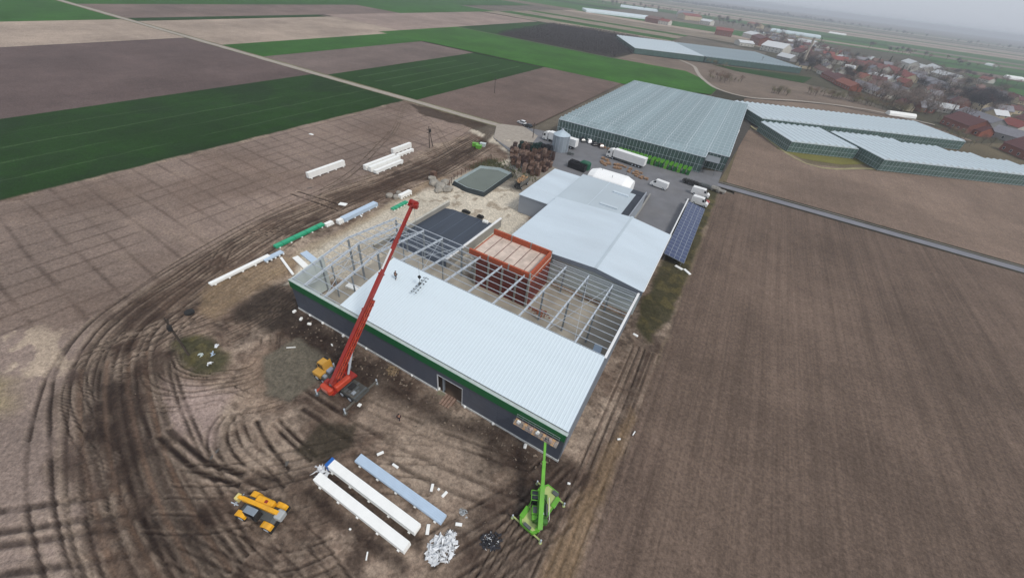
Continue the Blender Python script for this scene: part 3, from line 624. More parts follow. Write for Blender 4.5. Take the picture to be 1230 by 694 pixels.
# walls in brick lifts (courses readable as ledges), piers stand proud
for k in range(7):
    z0, z1 = .16+k*.97, .16+(k+1)*.97-.07
    MB().box(1.5,0,z0,BW,.3,z1).build('brick_course', BRK, bk); MB().box(BW-.3,.302,z0,BW,BD,z1).build('brick_course', BRO if k > 5 else BRK, bk)
    MB().box(0,3.2,z0,.3,BD,z1).build('brick_course', BRK, bk); MB().box(.302,BD-.3,z0,BW-.302,BD,z1).build('brick_course', BRK, bk)
for x in (1.4,4.6,7.8,11.0,BW-.35): MB().box(x,-.12,.16,x+.4,.31,6.95).build('concrete_pier', CW, bk)
MB().box(.05,.1,6.96,BW+.05,BD+.05,7.22).build('roof_deck', mat('deck', rgb(206,188,174), .85, var=.16, scale=.9, dirt=.5), bk)
for k in range(1,6): MB().box(k*BW/6-.05,.42,7.22,k*BW/6+.05,BD-.42,7.28).build('deck_joint', mat('joint', rgb(92,52,46), .8), bk)
# parapet blocks
for side in (0,1):
    n = 12
    for k in range(n):
        a, b = k*BW/n, (k+1)*BW/n
        if k % 4 == 3: a2 = b-.28; MB().box(a2,-.02 if side == 0 else BD-.34,7.225,b,.34 if side == 0 else BD+.04,8.55).build('tie_column', CW, bk); b = a2
        MB().box(a+.01, 0 if side == 0 else BD-.42, 7.222, b-.01, .42 if side == 0 else BD+.02, 8.45).build('parapet_block', BRO, bk)
for k in range(7):
    a, b = .34+k*(BD-.7)/7, .34+(k+1)*(BD-.7)/7; MB().box(BW-.42,a+.01,7.222,BW+.0,b-.01,8.45).build('parapet_block', BRO, bk)
for k in range(7):
    a, b = .34+k*(BD-.7)/7, .34+(k+1)*(BD-.7)/7; MB().box(0.02,a+.01,7.222,.2,b-.01,7.35).build('parapet_block', BRO, bk)
for z in (2.2,4.5): MB().box(.05,.1,z,1.9,4.2,z+.18).build('stair_landing', CONC, bk)
MB().box(.3,.2,6.3,1.6,2.6,6.5).build('stair_landing', FOAM, bk)

# ------------------------------------------------------------------ existing hall and annexes
eh = thing('old_hall', 'wide low existing hall with plain pale double-pitch metal roof beside the new frame', 'building')
XE0, XE1, XR, Y0, Y1, ZE, ZR = 23.0, 53.6, 43.5, 36.2, 62.4, 6.5, 7.7
def gable_wall(y0, y1): return MB().add([(XE0+.3,y0,0),(XE1-.3,y0,0),(XE1-.3,y0,ZE-.1),(XR,y0,ZR-.15),(XE0+.3,y0,ZE-.1),(XE0+.3,y1,0),(XE1-.3,y1,0),(XE1-.3,y1,ZE-.1),(XR,y1,ZR-.15),(XE0+.3,y1,ZE-.1)],
    [(0,1,2,3,4),(9,8,7,6,5),(1,0,5,6),(2,1,6,7),(3,2,7,8),(4,3,8,9),(0,4,9,5)])
gable_wall(Y0+.2,Y0+.45).build('gable_wall', WPALE, eh); gable_wall(Y1-.5,Y1-.3).build('gable_wall', WALLG, eh)
for xa, xb in ((XE0+.3,XE0+.5),(XE1-.5,XE1-.3)): MB().box(xa,Y0+.46,0,xb,Y1-.51,ZE-.08).build('side_wall', FASC, eh)
def slope(xa, za, xb, zb, n):
    for k in range(n):
        a, b = Y0-.3+k*(Y1+.3-Y0)/n, Y0-.3+(k+1)*(Y1+.3-Y0)/n
        MB().add([(xa,a+.004,za),(xb,a+.004,zb),(xb,b-.004,zb),(xa,b-.004,za),(xa,a+.004,za+.1),(xb,a+.004,zb+.1),(xb,b-.004,zb+.1),(xa,b-.004,za+.1)],
                 [(3,2,1,0),(4,5,6,7),(0,1,5,4),(1,2,6,5),(2,3,7,6),(3,0,4,7)]).build('roof_panel', ROOFB, eh)
slope(XE0,ZE,XR-.12,ZR,13); slope(XR+.12,ZR,XE1,ZE,13)
MB().box(XR-.3,Y0-.32,ZR+.1,XR+.3,Y1+.32,ZR+.15).build('ridge_cap', ROOFG, eh)
fas = MB()
for xa, za, xb, zb in ((XE0,ZE,XR,ZR),(XR,ZR,XE1,ZE)): fas.add([(xa,Y0-.38,za-.9),(xb,Y0-.38,zb-.9),(xb,Y0-.31,zb-.9),(xa,Y0-.31,za-.9),(xa,Y0-.38,za+.12),(xb,Y0-.38,zb+.12),(xb,Y0-.31,zb+.12),(xa,Y0-.31,za+.12)],
                 [(3,2,1,0),(4,5,6,7),(0,1,5,4),(1,2,6,5),(2,3,7,6),(3,0,4,7)])
fas.build('fascia', FASC, eh)
MB().box(XE1+.01,Y0,ZE-.05,XE1+.16,Y1,ZE+.1).build('gutter', WHITE, eh)
wa = thing('white_annex', 'white flat-roofed annex with grey wall beside the reservoir lane', 'building')
MB().box(13.4,59.2,0,22.2,82.3,5.2).build('wall', WALLG, wa)
for k in range(8): MB().box(13.2,59+k*2.95+.004,5.2,22.2,59+(k+1)*2.95-.004,5.38).build('roof_panel', ROOFB, wa)
MB().box(13.36,61,0,13.4,62.4,2.2).build('door', DARK, wa)
ga = thing('grey_annex', 'grey sheet roofed annex with two white skylights and black bitumen strip', 'building')
MB().box(22.3,62.6,0,42.2,84,5.6).build('wall', WALLG, ga)
for k in range(12): MB().box(22.25+k*1.475+.004,62.55,5.6,22.25+(k+1)*1.475-.004,84,5.78-.004).build('roof_panel', ROOFG, ga)
MB().box(39.96,62.6,5.6,42.0,81,5.74).build('bitumen_strip', BLACKR, ga); MB().box(38.2,81.01,5.6,42.0,84,5.8).build('bitumen_strip', BLACKR, ga); MB().box(42.02,62.6,5.2,42.3,84.1,6.2).build('parapet', WALLG, ga)
MB().box(30.9,62.6,5.79,31.1,84,5.86).build('ridge_cap', ROOFB, ga)
for q in (((721,243),(742,250)),((737,229),(755,235))):
    a, b = at(*q[0],6.1), at(*q[1],6.1); s = thing('skylight','','')if 0 else None
    MB().bar((a.x,a.y,5.9),(b.x,b.y,5.9),.9,.34).build('skylight', ROOFB, ga)
# low outer wall of the loading ramp
a, b = at(762,262,1.0), at(781,233,1.0)
simple('ramp_wall', 'long low concrete ramp wall beside the grey annex', 'wall', MB().bar((a.x,a.y,.6),(b.x,b.y,.6),.35,1.2), CW)
# tent
tn = thing('storage_tent', 'bright white fabric storage tent with faceted ends behind the grey annex', 'tent')
T0, T1, TY0, TY1 = 21.5, 36.0, 89.5, 99.5
prof = [(0,0),(0,2.4),(.9,3.5),(2.6,4.2),(5,4.5),(7.4,4.2),(9.1,3.5),(10,2.4),(10,0)]
rings = [(T0,.0),(T0,.0),(T0+1.6,1),(T1-2.2,1),(T1,.0)]
tm = MB(); P_ = []
for x, s in ((T0,.72),(T0+2.2,1),(T1-2.6,1),(T1,.66)):
    P_.append([(x, TY0+(TY1-TY0)/2+(p[0]-5)*(s if p[1] > 2.5 or True else 1), p[1]*(1 if s == 1 else .86)) for p in prof])
vs = [v for r in P_ for v in r]; n = len(prof); fs = []
for k in range(3):
    for j in range(n-1): fs.append((k*n+j, k*n+j+1, (k+1)*n+j+1, (k+1)*n+j))
fs += [tuple(range(n)), tuple(reversed(range(3*n,4*n)))]
tm.add(vs, fs).build('canopy', mat('tent_fabric', rgb(248,248,246), .5, var=.015), tn)
for x, y in ((25,95),(29.5,92),(32.5,97)): MB().bar((x,y,4.2),(x,y,5.0),.1,n=6).build('vent_pipe', DARK, tn)

# ------------------------------------------------------------------ silo
si = thing('grain_silo', 'corrugated steel grain silo with conical roof between crate piles and white lorry', 'silo', (1.8,113.4,.12))
m = MB(); nseg = 28; z = 0; rows = 24; vs = []; fs = []
for k in range(rows+1):
    r = 3.1+(.04 if k % 2 else 0); zz = k*5.9/rows
    vs += [(r*math.cos(2*PI*j/nseg), r*math.sin(2*PI*j/nseg), zz) for j in range(nseg)]
for k in range(rows):
    for j in range(nseg): fs.append((k*nseg+j, k*nseg+(j+1)%nseg, (k+1)*nseg+(j+1)%nseg, (k+1)*nseg+j))
m.add(vs, fs).build('silo_shell', mat('silo_steel', rgb(158,168,176), .42, .35, var=.2, scale=.8, stretch=(1.5,1.5,.15)), si)
MB().cone((0,0,5.9),(0,0,7.6),3.3,.3,28).build('roof_cone', mat('silo_roof', rgb(190,204,212), .4, .3), si); MB().cone((0,0,7.6),(0,0,7.95),.4,.35,12).build('roof_cap', STEEL, si)
for k in range(14): a = 2*PI*k/14; MB().bar((3.18*math.cos(a),3.18*math.sin(a),0),(3.18*math.cos(a),3.18*math.sin(a),5.9),.09).build('stiffener', STEEL, si)
m = MB(); m.bar((3.35,-.25,0),(3.35,-.25,6.2),.06); m.bar((3.35,.25,0),(3.35,.25,6.2),.06)
for k in range(15): m.bar((3.35,-.25,.3+k*.4),(3.35,.25,.3+k*.4),.04)
m.build('ladder', STEEL, si)
simple('fan_unit', 'small grey aeration fan with ducts standing at the foot of silo', 'fan', MB().cbox((0,0,.6),(1.4,1,1.1),.3,0,.1).cone((.9,0,.7),(1.8,0,.7),.35,.35,10).bar((-.8,-.4,.1),(-.8,.6,1.6),.12), MACHG, (6.8,111.6,.12))

# ------------------------------------------------------------------ greenhouses
GL = mat('greenhouse_glass', rgb(134,152,156), .28, var=.14, scale=.12, dirt=.0, spec=.7); GLW = mat('whitened_glass', rgb(208,220,224), .38, var=.06, scale=.2, dirt=.05)
GBAR = mat('glazing_bar', rgb(198,208,212), .5); GDK = mat('greenhouse_side_glass', rgb(70,92,88), .22, var=.3, scale=.5, spec=.7); GSIDE = mat('green_side_glass', rgb(76,102,96), .3, var=.2, scale=.4)
def greenhouse(name, label, origin, ang, lengths, bay, zg, rise, roofm, sidem, cross=8.0, mull=2.0, far=False, x0s=None):
    """bays side by side along local x, ridges along local y; lengths = bay length per bay"""
    g = thing(name, label, 'greenhouse', (origin[0],origin[1],0), ang)
    cache = {}
    for i, Ln in enumerate(lengths):
        y0 = x0s[i] if x0s else 0
        key = (round(Ln,2),)
        if key not in cache:
            m = MB()
            m.add([(0,0,zg),(bay/2,0,zg+rise),(bay,0,zg),(0,Ln,zg),(bay/2,Ln,zg+rise),(bay,Ln,zg),(0,0,zg-.06),(bay,0,zg-.06),(bay,Ln,zg-.06),(0,Ln,zg-.06)],
                  [(0,1,4,3),(1,2,5,4),(0,6,7,2,1),(3,4,5,8,9),(6,9,8,7),(0,3,9,6),(2,7,8,5)])
            cache[key] = m.mesh('roof_bay', roofm)
            b = MB(); b.box(-.12,0,zg-.02,.12,Ln,zg+.14)
            if not far:
                nb = int(Ln/cross)
                for k in range(nb+1):
                    y = min(Ln-.1, k*cross); wd = .11 if sidem is GDK else .05
                    b.add([(0,y-wd,zg+.05),(bay/2,y-wd,zg+rise+.05),(bay/2,y+wd,zg+rise+.05),(0,y+wd,zg+.05)],[(0,1,2,3)]); b.add([(bay/2,y-wd,zg+rise+.05),(bay,y-wd,zg+.05),(bay,y+wd,zg+.05),(bay/2,y+wd,zg+rise+.05)],[(0,1,2,3)])
                for k in range(int(Ln/2)):
                    y = k*2.0+1; wd = .05 if sidem is GDK else .02
                    b.add([(0,y-wd,zg+.03),(bay/2,y-wd,zg+rise+.03),(bay/2,y+wd,zg+rise+.03),(0,y+wd,zg+.03)],[(0,1,2,3)]); b.add([(bay/2,y-wd,zg+rise+.03),(bay,y-wd,zg+.03),(bay,y+wd,zg+.03),(bay/2,y+wd,zg+rise+.03)],[(0,1,2,3)])
            b.box(bay/2-.06,0,zg+rise-.02,bay/2+.06,Ln,zg+rise+.08)
            cache[(key,'b')] = b.mesh('glazing_bars', GBAR)
        rb_ = obj('roof_bay', cache[key], g, (i*bay,y0,0)); obj('glazing_bars', cache[(key,'b')], rb_)
    n = len(lengths)
    # side glazing along front (y=0), ends, and back
    segs = []
    for i, Ln in enumerate(lengths):
        y0 = x0s[i] if x0s else 0
        segs.append(((i*bay,y0),((i+1)*bay,y0),-1)); segs.append(((i*bay,y0+Ln),((i+1)*bay,y0+Ln),1))
        if i == 0 or lengths[i-1] != Ln: segs.append(((i*bay,y0),(i*bay,y0+Ln),0))
        if i == n-1 or lengths[i+1] != Ln: segs.append((((i+1)*bay,y0),((i+1)*bay,y0+Ln),0))
    sg = MB(); sb = MB()
    for a, b_, kd in segs:
        a = Vector((*a,0)); b_ = Vector((*b_,0)); d = (b_-a); L = d.length; d.normalize(); nrm = Vector((d.y,-d.x,0))
        sg.bar(a+Vector((0,0,zg/2-.05)), b_+Vector((0,0,zg/2-.05)), .06, zg-.2)
        if not far:
            k = 0.0
            while k <= L+.01:
                p = a+d*k; sb.bar(p, p+Vector((0,0,zg)), .09 if mull < 2 else .13); k += mull
            for zz in (.4, zg*.5, zg-.1): sb.bar(a+Vector((0,0,zz)), b_+Vector((0,0,zz)), .1, .08)
    sg.build('side_glazing', sidem, g); 
    if not far: sb.build('side_frame', GBAR, g)
    return g
# big one: ridges along x, bays stacked along y -> rotate +90
NB = 29; bayL = 117.0/NB
gh = greenhouse('glass_greenhouse', 'huge glass greenhouse with many fine grey roof bays behind the parked lorries', (60.0,131.2), PI/2, [67.6 if k*bayL > 8 else 60.0 for k in range(NB)], bayL, 6.0, .75, GL, GDK, cross=8.0, mull=1.35, x0s=[0 if k*bayL > 8 else 7.6 for k in range(NB)])
MB().box(0.02,51.4-60,0,0,0,0) if 0 else None
simple('entrance_canopy', 'open grey canopy at the right front corner of glass greenhouse', 'canopy', MB().box(52.6,131.4,4.9,57.6,138.9,5.05).bar((57.4,131.6,0),(57.4,131.6,4.9),.15).bar((57.4,135,0),(57.4,135,4.9),.15).bar((52.8,131.6,0),(52.8,131.6,4.9),.15), mat('canopy_grey', rgb(120,126,130), .6))
A = math.radians(28.5)
greenhouse('whitened_greenhouse', 'long whitewashed greenhouse at the back of the group, right of glass greenhouse', (69.2,228), A, [36]*36, 3.2, 4.6, .75, GLW, GSIDE, cross=9, mull=1.6)
greenhouse('whitened_greenhouse', 'short whitewashed greenhouse block at front left of the group, above yellow grass patch', (83,192.3), A, [30]*10, 3.2, 4.6, .75, GLW, GSIDE, cross=7.5, mull=1.6)
lens = [38]*8+[36]*2+[31]*6+[25]*4+[19]*4+[14]*14
greenhouse('whitened_greenhouse', 'nearest and longest whitewashed greenhouse with stepped back edge, running off to the right', (119.5,197.6), A, lens, 3.2, 4.8, .75, GLW, GSIDE, cross=9, mull=1.6)
greenhouse('distant_greenhouse', 'pale greenhouse block at the left corner of the orchard', (-57,427), math.radians(28), [105]*20, 3.6, 4.8, .7, GLW, GSIDE, far=True)
greenhouse('distant_greenhouse', 'long blue-grey greenhouse reaching toward the tall chimney', (8,461), math.radians(28.5), [104]*28, 3.6, 4.8, .7, GL, GSIDE, far=True)
def far_tunnel(q0, q1, wd, ht, label, m=None, rowed=1):
    a, b = at(*q0), at(*q1); L = (b-a).length; ang = math.atan2(b.y-a.y, b.x-a.x)
    g = thing('polytunnel', label, 'greenhouse', (a.x,a.y,0), ang)
    bw = wd/rowed; me_ = MB(); pr = [(bw/2*(1-math.cos(PI*k/6)), ht*math.sin(PI*k/6)) for k in range(7)]
    vs = [(0,p[0],p[1]) for p in pr]+[(L,p[0],p[1]) for p in pr]; me_.add(vs, [(k,k+1,8+k,7+k) for k in range(6)]+[tuple(range(7)), tuple(reversed(range(7,14)))])
    mm2 = me_.mesh('tunnel_bay', m or GLW)
    for k in range(rowed): obj('tunnel_bay', mm2, g, (0,k*bw,0))
far_tunnel((704,15),(795,26),60,5,'long pale greenhouse strip far behind the orchard at top',None,6)
far_tunnel((745,9),(790,15),80,5,'faint pale greenhouse beyond the orchard near the horizon',None,6)
far_tunnel((1068,138.5),(1100,143),5,2.6,'thin white plastic tunnel behind the long whitewashed greenhouses',FOAM)
far_tunnel((925,38),(985,47),70,5,'wide pale glasshouse in haze behind the chimney',None,8)
far_tunnel((905,42),(945,48),50,5,'pale glasshouse in haze left of the chimney',None,6)
far_tunnel((1212,95),(1232,98),18,4,'white tunnel at the right edge beyond the village field',FOAM,2)
far_tunnel((1182,78),(1192,80),10,4,'lone small white tunnel on the far brown field',FOAM)
far_tunnel((995,40),(1015,43),30,4,'white tunnel on the green plain right of centre haze',FOAM,2)

# ------------------------------------------------------------------ orchard
orch = MB(); r = random.Random(9)
ob = [(-193,382),(-218,570),(-163,592),(-58,583),(-57,430),(-62,374)]
def inpoly(x, y, P):
    c = False
    for i in range(len(P)):
        (x1,y1),(x2,y2) = P[i], P[(i+1)%len(P)]
        if (y1>y)!=(y2>y) and x < (x2-x1)*(y-y1)/(y2-y1)+x1: c = not c
    return c
xx = -218
while xx < -58:
    yy = 376
    while yy < 590:
        if inpoly(xx, yy, ob):
            z = 3.2*r.uniform(.8,1.15); x_, y_ = xx+r.uniform(-.3,.3), yy+r.uniform(-.5,.5)
            orch.add([(x_-.1,y_,0),(x_+.1,y_,0),(x_,y_+.1,z)],[(0,1,2)])
            for k in range(5):
                a = r.uniform(0,6.28); h0 = z*r.uniform(.25,.7); l = r.uniform(.7,1.3); dx, dy = math.cos(a)*l, math.sin(a)*l
                orch.add([(x_,y_,h0),(x_+dx+.3,y_+dy,h0+l*.8),(x_+dx-.3,y_+dy+.4,h0+l*.9)],[(0,1,2)])
        yy += 2.6
    xx += 3.8
sheet('orchard_floor', ob, .03, C3(58,54,48), CROP)
tag(orch.build('orchard_trees', mat('orchard_twigs', rgb(58,50,52), .95, var=.25, scale=.2)), 'dark rows of bare fruit trees in the orchard at top centre', 'orchard', kind='stuff')

# ------------------------------------------------------------------ trees
def tree_proto(seed, ht, spread, twig_n, col, evergreen=False):
    r = random.Random(seed); t = MB(); tips = []
    def branch(p, d, l, rad, lev):
        q = p + d*l; t.cone(p, q, rad, rad*.6, 5)
        if lev == 0: tips.append((q, d)); return
        for k in range(3 if lev > 1 else 2):
            a = Vector((r.gauss(0,1), r.gauss(0,1), r.gauss(.4,.5))).normalized(); nd = (d*.9+a*.75).normalized(); branch(p.lerp(q, r.uniform(.55,1)), nd, l*r.uniform(.6,.8), rad*.55, lev-1)
    branch(Vector((0,0,0)), Vector((r.uniform(-.05,.05), r.uniform(-.05,.05),1)).normalized(), ht*.38, ht*.025, 3)
    tm_ = t.mesh('trunk', mat('bark', rgb(84,72,64), .95, var=.2, scale=3)); c = MB()
    for k in range(twig_n):
        if evergreen:
            hz = r.random(); rad = spread*(1-hz)*r.uniform(.5,1); a = r.uniform(0,6.28); p = Vector((rad*math.cos(a), rad*math.sin(a), ht*(.08+.92*hz))); l = r.uniform(.35,.8)
        else:
            q, d = r.choice(tips); p = q+Vector((r.gauss(0,1), r.gauss(0,1), r.gauss(0,.8)))*spread*.22; l = r.uniform(.4,1.1)
            p.z = max(p.z, ht*.2)
        a = Vector((r.gauss(0,1), r.gauss(0,1), r.gauss(.3,.8))).normalized(); b = a.orthogonal().normalized()*(.5 if evergreen else .2)
        c.add([p-a*l*.5, p+a*l*.5+b*l*.3, p+b*l], [(0,1,2)])
    cm = c.mesh('crown', mat(col[0], col[1], .95, var=.3, scale=.6)); return tm_, cm
TW1 = ('twigs_grey', rgb(134,118,108)); TW2 = ('twigs_brown', rgb(120,98,82)); TW3 = ('twigs_olive', rgb(116,108,78)); EV = ('needles', rgb(52,68,52)); EVD = ('dark_thicket', rgb(50,44,48))
TP = [tree_proto(1,11,5,420,TW1), tree_proto(2,9,4.5,400,TW2), tree_proto(3,13,5.5,460,TW1), tree_proto(4,7,4,340,TW3), tree_proto(5,12,2.6,620,EV,True), tree_proto(6,10,5,900,EVD)]
def where(p):
    v = Vector((p[0],p[1],0))-CAM; z = v.dot(FWD); px = 615+F_PX*v.dot(RGT)/z; d = math.hypot(p[0]-CAM.x, p[1]-CAM.y)
    a = 'left end' if px < 960 else ('left half' if px < 1040 else ('middle' if px < 1100 else ('right half' if px < 1165 else 'right end')))
    return a, ('near' if d < 480 else ('central' if d < 650 else 'far'))
def tree(p, kind, sc, label, group):
    if 'village' in label or 'belt' in label:
        a, b_ = where(p); label = f'{label}, {b_} row, {a}'; group = f'{group}, {b_} row, {a}'
    n = ['bare_tree','bare_tree','bare_tree','bush','conifer','dense_tree'][kind]
    t = thing(n, label, 'tree' if kind != 3 else 'bush', (p[0],p[1],-.1), rnd.uniform(0,6.28), group, sc); obj('trunk', TP[kind][0], t); obj('crown', TP[kind][1], t); return t

# ------------------------------------------------------------------ houses
ROOFC = {'red': mat('red_tile', rgb(132,66,58), .8, var=.2, scale=1.2), 'dkred': mat('dark_red_tile', rgb(94,54,52), .8, var=.2, scale=1.2), 'orange': mat('orange_tile', rgb(140,82,66), .8, var=.2, scale=1.2),
         'grey': mat('grey_slate', rgb(128,126,132), .7, var=.15, scale=1), 'dark': mat('dark_slate', rgb(72,68,72), .7, var=.2, scale=1), 'white': mat('white_roof', rgb(206,208,208), .6, var=.08), 'brown': mat('brown_tile', rgb(112,84,76), .8, var=.2, scale=1)}
WALLC = {'white': mat('render_white', rgb(204,200,190), .85, var=.08, scale=.6, dirt=.15), 'cream': mat('render_cream', rgb(196,180,150), .85, var=.08, scale=.6, dirt=.15), 'brick': mat('house_brick', rgb(128,74,58), .85, var=.2, scale=2), 'grey': mat('render_grey', rgb(150,148,146), .85, var=.1, scale=.6, dirt=.2), 'rust': mat('rusty_boards', rgb(146,80,56), .85, var=.25, scale=1.5)}
winme = MB().box(-.55,-.06,-.6,.55,.06,.6).mesh('window', GLASSD); frme = MB().box(-.65,-.04,-.7,.65,.04,-.62).box(-.65,-.04,.62,.65,.04,.7).box(-.65,-.04,-.61,-.57,.04,.61).box(.57,-.04,-.61,.65,.04,.61).mesh('window_frame', WHITE)
def house(p, L, Wd, h, ang, roof, wall, label, group=None, pitch=.75, wins=3, chim=True, name='house'):
    g = thing(name, label, 'house' if name == 'house' else 'building', (p[0],p[1],-.05), ang, group)
    rz_ = Wd/2*pitch
    MB().add([(-L/2,-Wd/2,0),(L/2,-Wd/2,0),(L/2,Wd/2,0),(-L/2,Wd/2,0),(-L/2,-Wd/2,h),(L/2,-Wd/2,h),(L/2,Wd/2,h),(-L/2,Wd/2,h),(-L/2,0,h+rz_),(L/2,0,h+rz_)],
             [(0,1,5,4),(2,3,7,6),(1,2,6,9,5),(3,0,4,8,7),(4,5,9,8),(6,7,8,9)]).build('wall', WALLC[wall], g)
    o_ = .4; m = MB(); t_ = .18; dz = o_*pitch
    for s in (-1,1):
        y_e, z_e = s*(Wd/2+o_), h-dz+.05; vs = [(-L/2-o_,y_e,z_e),(L/2+o_,y_e,z_e),(L/2+o_,0,h+rz_+.05),(-L/2-o_,0,h+rz_+.05)]
        m.add(vs+[(a,b,c+t_) for a,b,c in vs], [(0,3,2,1),(4,5,6,7),(0,1,5,4),(1,2,6,5),(2,3,7,6),(3,0,4,7)] if s < 0 else [(0,1,2,3),(7,6,5,4),(4,5,1,0),(5,6,2,1),(6,7,3,2),(7,4,0,3)])
    rf = m.build('roof', ROOFC[roof], g)
    if chim: MB().box(L*.15,.3,h+rz_*.5,L*.15+.6,.9,h+rz_+1.1).build('chimney', WALLC['brick'], rf)
    for k in range(wins):
        x = -L/2+L*(k+.5)/wins
        for s in (-1,1):
            for z in ((1.5,) if h < 4.5 else (1.5,4.3)):
                wn = obj('window', winme, g, (x,s*(Wd/2+.02),z)); obj('window_frame', frme, wn, (0,s*.02,0))
    return g
RC = {'red':'bright red tile','dkred':'dark red','orange':'orange tile','grey':'grey','dark':'dark slate','white':'whitish','brown':'brown'}
# hand-placed houses: px,py, length, width, wall height, angle deg, roof, wall, where
V = math.radians
HS = [
 ((985,92),(1003,101),9,3.4,'dkred','rust','dark open front, at near left end of the village'),
 ((1001,101),(1019,109),10,3.2,'orange','rust','rusty wall, second building from near left end of village'),
 ((996,95),(1012,101),9,3.4,'dkred','brick','behind the two orange-brown sheds at left end of village'),
 ((1020,103),(1041,111),9,3.2,'grey','white','long and low beside the orange roof'),
 ((1016,94),(1034,99),12,3.6,'orange','cream','large pitched, just behind the low grey roof'),
 ((1038,104),(1052,109),10,3.6,'brown','cream','between the low grey roof and house with pale dormers'),
 ((1040,111),(1060,118),8,3.0,'grey','white','low, directly above the hedge, second row'),
 ((1051,107),(1078,117),10,4.4,'grey','white','pale dormers, right above the hedge'),
 ((996,76),(1016,79),12,4.8,'red','white','topmost left in the long row of red roofs'),
 ((1014,79),(1034,84),12,4.8,'red','brick','second from the left in the long red row'),
 ((1033,80),(1056,88),12,4.5,'red','white','third in the long red row'),
 ((1056,85),(1078,93),12,4.2,'red','cream','fourth in the long red row'),
 ((1070,92),(1086,98),12,4.2,'red','cream','right end of the long row of red roofs'),
 ((1084,92),(1110,103),16,4.2,'grey','grey','wide, directly right of the red row'),
 ((1104,100),(1124,108),12,3.8,'grey','grey','wide, second right of the red row'),
 ((1050,98),(1062,102),9,4.8,'white','white','white gabled, behind the dormered house'),
 ((1040,94),(1050,97),8,4.2,'white','cream','small white, behind the brown roof'),
 ((1012,86),(1024,88),8,4.5,'white','cream','small pale gable under the red row'),
 ((980,88),(992,92),9,3.5,'brown','white','pinkish beside trees at left end of the village'),
 ((976,74),(984,80),9,5.2,'white','white','tall pale gable left of the red row'),
 ((1077,82),(1087,86),12,9.0,'white','white','tall white block above the red row'),
 ((1086,82),(1108,88),12,5.0,'white','white','white industrial shed right of tall white block'),
 ((1107,84),(1117,89),14,5.0,'white','grey','pale shed at the right end of the white sheds'),
 ((1116,90),(1144,98),12,3.5,'white','white','row of pale sheds beside bare trees'),
 ((1173,97),(1186,100),9,3.5,'red','white','lonely red roof beyond bare trees at right'),
 ((1128,148),(1158,160),14,4.4,'dkred','brick','large barn right behind the end of back greenhouse'),
 ((1157,158),(1174,164),9,3.0,'dkred','rust','low extension at right end of the large barn'),
 ((1110,131),(1146,138),9,3.2,'white','white','whitish flat shed above the large barn'),
 ((1144,138),(1186,154),10,3.4,'grey','grey','long shed stretching behind the large barn'),
 ((1194,152),(1218,160),11,3.6,'red','white','near the right edge, in front of cream gables'),
 ((1212,148),(1236,156),14,4.4,'dkred','cream','large with cream gable at the right edge'),
 ((1190,146),(1206,148),9,4.8,'white','cream','cream gable left of large roof at right edge'),
 ((1185,163),(1232,176),11,3.2,'grey','grey','long shed in front of the bright red roof'),
 ((1199,179),(1234,194),14,4.0,'dkred','brick','brick barn at right edge next to the nearest greenhouse'),
 ((1176,136),(1190,142),8,3.2,'grey','grey','small, below the dark thicket'),
 ((1112,107),(1130,112),8,3.4,'grey','white','pale, among trees in middle of the village'),
 ((1097,118),(1112,122),8,3.0,'dark','grey','among trees behind the white tunnel'),
 ((1104,127),(1116,131),8,3.0,'white','cream','small, just left of the whitish flat shed'),
 ((1134,112),(1150,117),8,3.0,'brown','cream','small, next to the dark thicket'),
 ((822,24),(842,26),30,9,'red','cream','broad and hazy at far left of distant village'),
 ((840,29),(852,31),24,7,'white','white','pale sheds right of the broad hazy red block'),
 ((858,42),(878,45),24,8,'red','brick','hazy, in the middle of distant village'),
 ((900,50),(910,55),20,9,'dkred','brick','steep, beside white hall in distant village'),
 ((891,44),(902,47),26,6,'white','white','white hall at the middle of distant village'),
 ((888,55),(905,57),18,4,'white','white','low white shed behind the long blue-grey greenhouse'),
 ((912,60),(938,65),36,6,'white','white','large white hall just above the long blue-grey greenhouse'),
 ((932,70),(948,74),12,3,'white','grey','low, near the chimney on its left'),
 ((946,54),(954,55),18,5,'white','cream','small flat, above the chimney'),
 ((953,53),(973,57),24,6,'white','white','white factory shed above the chimney'),
 ((938,57),(950,59),16,5,'brown','cream','left of the white factory shed'),
 ((962,70),(976,74),14,5,'dkred','cream','right of the chimney'),
 ((948,66),(960,69),14,5,'dkred','white','left of the chimney foot'),
 ((774,26),(790,29),24,7,'brown','brick','farm group near the top behind the orchard'),
 ((790,29),(802,31),20,6,'red','white','small farm house right of the brownish farm group'),
 ((812,20),(828,23),30,10,'grey','white','hazy block left of the broad red block'),
 ((896,31),(908,34),20,7,'orange','cream','hazy, in distance above the white sheds'),
]
HC = []
for i, (q0, q1, Wd, h, rf, wl_, wh) in enumerate(HS):
    a, b = at(*q0), at(*q1); L = min((b-a).length, 75); an = math.atan2(b.y-a.y, b.x-a.x); nr = Vector((-math.sin(an), math.cos(an), 0))
    if nr.dot((a-CAM)) < 0: nr = -nr
    c = (a+b)/2+nr*Wd/2; HC.append((c, L/2+4)); r0 = RC[rf]
    house((c.x,c.y), L, Wd, h, an, rf, wl_, f'{r0} roofed building, {wh}', 'buildings of the village', pitch=.6 if Wd < 15 else .3, wins=max(2,min(8,int(L/4.5))), chim=L < 34)
sheet('village_ground', [(60,440),(128,440),(150,395),(170,360),(182,320),(182,234),(330,330),(330,1150),(0,1150),(0,770),(-60,760),(60,700)], -.2, C3(78,74,58), CROP)
